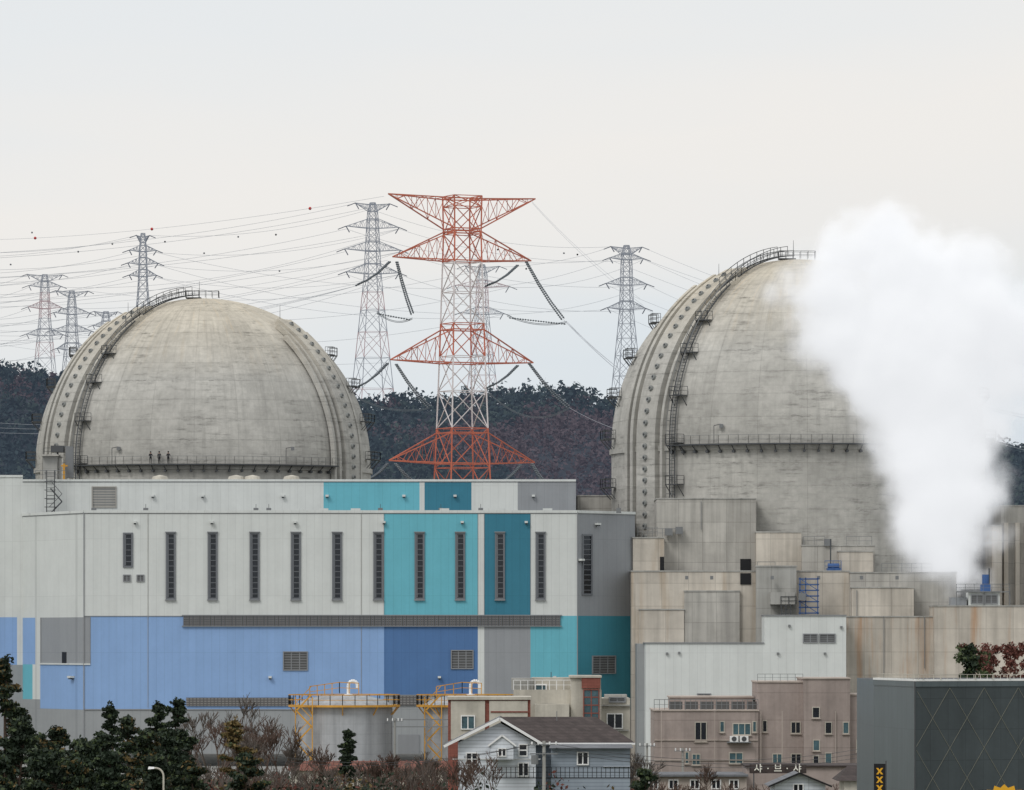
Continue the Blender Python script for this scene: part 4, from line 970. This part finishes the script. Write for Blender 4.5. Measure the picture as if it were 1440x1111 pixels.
def bare(g,x,y,h,seed,m='twig',depth=5,r0=None,z0=0.0,spread=.5,rmin=.03):
    r=random.Random(seed)
    def rec(p,dv,L,rad,k):
        n=2
        for i in range(n):
            dv=(dv+Vector((r.gauss(0,.1),r.gauss(0,.1),.06))).normalized(); q=p+dv*(L/n)
            g.beam(p,q,max(rmin,rad),max(rmin*.8,rad*.8),3 if k<4 else 5,m); rad*=.82; p=q
        if k==0: return
        for i in range(r.choice((3,3,4)) if k>1 else 3):
            a=r.uniform(0,6.28); nv=(dv+Vector((math.cos(a),math.sin(a),r.uniform(-.1,.3)))*spread*r.uniform(.7,1.3)).normalized()
            rec(p-dv*(L*r.uniform(0,.35)),nv,L*r.uniform(.58,.8),rad*.7,k-1)
    rec(Vector((x,y,z0)),Vector((r.gauss(0,.05),r.gauss(0,.05),1)).normalized(),h*.32,r0 or h*.016,depth)
bs=[(300,975,560,'twig_grey'),(338,970,565,'twig_grey'),(372,988,560,'twig'),(398,1000,550,'twig'),(282,1000,540,'twig'),(320,1010,520,'twig_grey'),(780,1015,455,'twig'),(640,1045,440,'twig'),(688,1048,435,'twig'),(895,1045,500,'twig_grey'),(545,1045,520,'twig'),(600,1045,540,'twig_grey'),(990,1062,500,'twig'),(450,1045,540,'twig'),(415,1030,530,'twig_grey'),(355,1010,530,'twig'),(310,990,550,'twig'),(520,1060,520,'twig')]
for i,(x,y,d,m) in enumerate(bs):
    g=MB(); bare(g,X(x,d),d,Z(y,d)*1.05,i+50,m,rmin=.026 if d>500 else .02); g.obj('bare_tree' if i==0 else 'bare_tree.%03d'%i)
g=MB(); 
for i in range(3):
    x=1372+i*32; d=430+i*4; bare(g,X(x,d),d,Z(915,d),80+i,'bark',4)
    for q in range(26): g.cloud((X(x+random.uniform(-22,22),d),d+random.uniform(-2,2),Z(random.uniform(908,965),d)),(.5,.5,.35),70,.13,'redleaf' if i or q%3==0 else 'needle2')
g.obj('red_leaved_tree')
g=MB(); rr=random.Random(9)
for i in range(230):
    xp=rr.uniform(262,900); d=rr.uniform(500,600); top=rr.uniform(1052,1090)
    bare(g,X(xp,d),d,max(2.0,Z(top,d)*1.1),200+i,('twig','twig_grey','twig_grey')[i%3],3,.05,spread=.6,rmin=.035)
for i in range(50):
    xp=rr.uniform(880,1230); d=rr.uniform(480,515); bare(g,X(xp,d),d,Z(rr.uniform(1075,1100),d),500+i,'twig',3,.05,spread=.6,rmin=.026)
g.obj('bare_shrub_thicket')
g=MB()
for i in range(150):
    xp=rr.uniform(-20,900); d=rr.uniform(430,600); top=Z(rr.uniform(1085,1112),d)
    if top<.8: continue
    g.cloud((X(xp,d),d,top*.55),(1.5,1.3,top*.5),150,.16,('needle','needle3','redleaf','needle')[i%4])
g.obj('evergreen_shrubs')
# ---------------------------------------------------------------- steam
blobs=[(1368,820,24),(1346,802,42),(1325,775,60),(1320,735,74),(1324,690,84),(1318,640,88),(1312,590,96),(1304,540,106),(1286,490,124),(1210,475,82),(1180,415,74),(1200,370,64),(1242,350,60),(1270,400,88),(1350,430,92),(1396,470,76),(1398,530,60),(1330,390,54),(1368,395,36),(1160,485,46),(1382,600,46),(1378,690,48),(1400,750,24),(1128,400,38),(1085,415,16),(1240,330,40),(1395,430,50)]
SD=721
ng=bpy.data.node_groups.new('steam_field','GeometryNodeTree')
ng.interface.new_socket('Geometry',in_out='OUTPUT',socket_type='NodeSocketGeometry')
out=ng.nodes.new('NodeGroupOutput'); pos=ng.nodes.new('GeometryNodeInputPosition').outputs[0]
acc=None
for i,(x,y,r) in enumerate(blobs):
    c=Vector(P(x,y,SD)); 
    sub=ng.nodes.new('ShaderNodeVectorMath'); sub.operation='SUBTRACT'; ng.links.new(pos,sub.inputs[0]); sub.inputs[1].default_value=c
    ml=ng.nodes.new('ShaderNodeVectorMath'); ml.operation='MULTIPLY'; ng.links.new(sub.outputs[0],ml.inputs[0]); ml.inputs[1].default_value=(1,1.25,1)
    ln=ng.nodes.new('ShaderNodeVectorMath'); ln.operation='LENGTH'; ng.links.new(ml.outputs[0],ln.inputs[0])
    v=mth(ng,'SUBTRACT',r*SD/F,ln.outputs['Value'])
    acc=v if acc is None else mth(ng,'SMOOTH_MAX',acc,v,1.6)
def gnoise(sc,det,r=.55):
    n=ng.nodes.new('ShaderNodeTexNoise'); n.inputs['Scale'].default_value=sc; n.inputs['Detail'].default_value=det; n.inputs['Roughness'].default_value=r; ng.links.new(pos,n.inputs['Vector'])
    return n.outputs['Fac'] if 'Fac' in n.outputs else n.outputs[0]
n1=mth(ng,'MULTIPLY',mth(ng,'SUBTRACT',gnoise(.17,5.0,.6),.5),11.0)
tot=mth(ng,'ADD',acc,n1)
mr=ng.nodes.new('ShaderNodeMapRange'); mr.interpolation_type='SMOOTHSTEP'; ng.links.new(tot,mr.inputs[0])
for i,q in enumerate((-1.2,5.2,0,1)): mr.inputs[i+1].default_value=q
dens=mth(ng,'MULTIPLY',mth(ng,'POWER',mr.outputs[0],1.25),.85)
vc=ng.nodes.new('GeometryNodeVolumeCube'); ng.links.new(dens,vc.inputs['Density'])
vc.inputs['Min'].default_value=(X(1020,SD),SD-13,Z(850,SD)); vc.inputs['Max'].default_value=(X(1500,SD),SD+13,Z(250,SD))
vc.inputs['Resolution X'].default_value=125; vc.inputs['Resolution Y'].default_value=75; vc.inputs['Resolution Z'].default_value=155
sm=ng.nodes.new('GeometryNodeSetMaterial'); ng.links.new(vc.outputs[0],sm.inputs[0])
ms=bpy.data.materials.new('steam_vapour'); ms.use_nodes=True; nt=ms.node_tree; nt.nodes.clear()
at=nd(nt,'ShaderNodeAttribute'); at.attribute_name='density'
sc_=nd(nt,'ShaderNodeVolumeScatter'); sc_.inputs['Color'].default_value=(.99,.99,.99,1); nt.links.new(at.outputs['Fac'],sc_.inputs['Density'])
em=nd(nt,'ShaderNodeEmission'); em.inputs['Color'].default_value=(.95,.97,1,1); nt.links.new(mth(nt,'MULTIPLY',at.outputs['Fac'],.43),em.inputs['Strength'])  # added glow stands in for light scattered many times inside the steam
ad=nd(nt,'ShaderNodeAddShader'); nt.links.new(sc_.outputs[0],ad.inputs[0]); nt.links.new(em.outputs[0],ad.inputs[1])
mo=nd(nt,'ShaderNodeOutputMaterial'); nt.links.new(ad.outputs[0],mo.inputs['Volume'])
sm.inputs['Material'].default_value=ms; ng.links.new(sm.outputs[0],out.inputs[0])
me=bpy.data.meshes.new('steam_plume'); me.materials.append(ms); so=bpy.data.objects.new('steam_plume',me); scene.collection.objects.link(so)
md=so.modifiers.new('GN','NODES'); md.node_group=ng
# ---------------------------------------------------------------- world, sun, camera
w=bpy.data.worlds.new('World'); scene.world=w; w.use_nodes=True; nt=w.node_tree; bg=nt.nodes['Background']
sv=Vector((-.45,-.62,.75)).normalized()
sky=nd(nt,'ShaderNodeTexSky'); sky.sky_type='NISHITA'; sky.sun_disc=False; sky.sun_elevation=math.asin(sv.z); sky.sun_rotation=math.atan2(sv.x,sv.y); sky.dust_density=4
tc=nd(nt,'ShaderNodeTexCoord').outputs['Generated']
sp_=nd(nt,'ShaderNodeSeparateXYZ'); nt.links.new(tc,sp_.inputs[0])
nz=noise(nt,vmul(nt,tc,(6,6,30)),1.0,4,.5)
zz=mth(nt,'ADD',sp_.outputs[2],mapr(nt,nz,.3,.7,-.012,.012))
zz=mth(nt,'ADD',zz,mth(nt,'MULTIPLY',sp_.outputs[0],-.12))
cr=nd(nt,'ShaderNodeValToRGB'); nt.links.new(zz,cr.inputs[0])
stops=[(0,lin(212,221,230)),(.045,lin(225,232,237)),(.066,lin(239,238,236)),(.085,lin(243,240,236)),(.115,lin(234,237,239)),(.2,lin(228,232,235)),(1.0,lin(250,252,255,1.1))]
el=cr.color_ramp.elements
el[0].position=0; el[0].color=(*stops[0][1],1); el[1].position=1; el[1].color=(*stops[-1][1],1)
for p,c in stops[1:-1]:
    q=el.new(p); q.color=(*c,1)
hz=vscale(nt,sky.outputs[0],.1)
nt.links.new(mixc(nt,.95,hz,cr.outputs[0]),bg.inputs['Color']); bg.inputs['Strength'].default_value=1.0
sl=bpy.data.lights.new('sun','SUN'); sl.energy=1.1; sl.angle=math.radians(18); sl.color=(1,.98,.96)
s=bpy.data.objects.new('sun',sl); scene.collection.objects.link(s); s.rotation_euler=sv.to_track_quat('Z','Y').to_euler()
cam=bpy.data.cameras.new('camera'); cam.lens=200; cam.sensor_width=36; cam.shift_y=(900-555.5)/1440; cam.clip_start=1; cam.clip_end=30000
c=bpy.data.objects.new('camera',cam); scene.collection.objects.link(c); c.location=(0,0,CZ); c.rotation_euler=(math.pi/2,0,0); scene.camera=c
scene.view_settings.view_transform='Standard'; scene.view_settings.look='None'; scene.view_settings.exposure=0
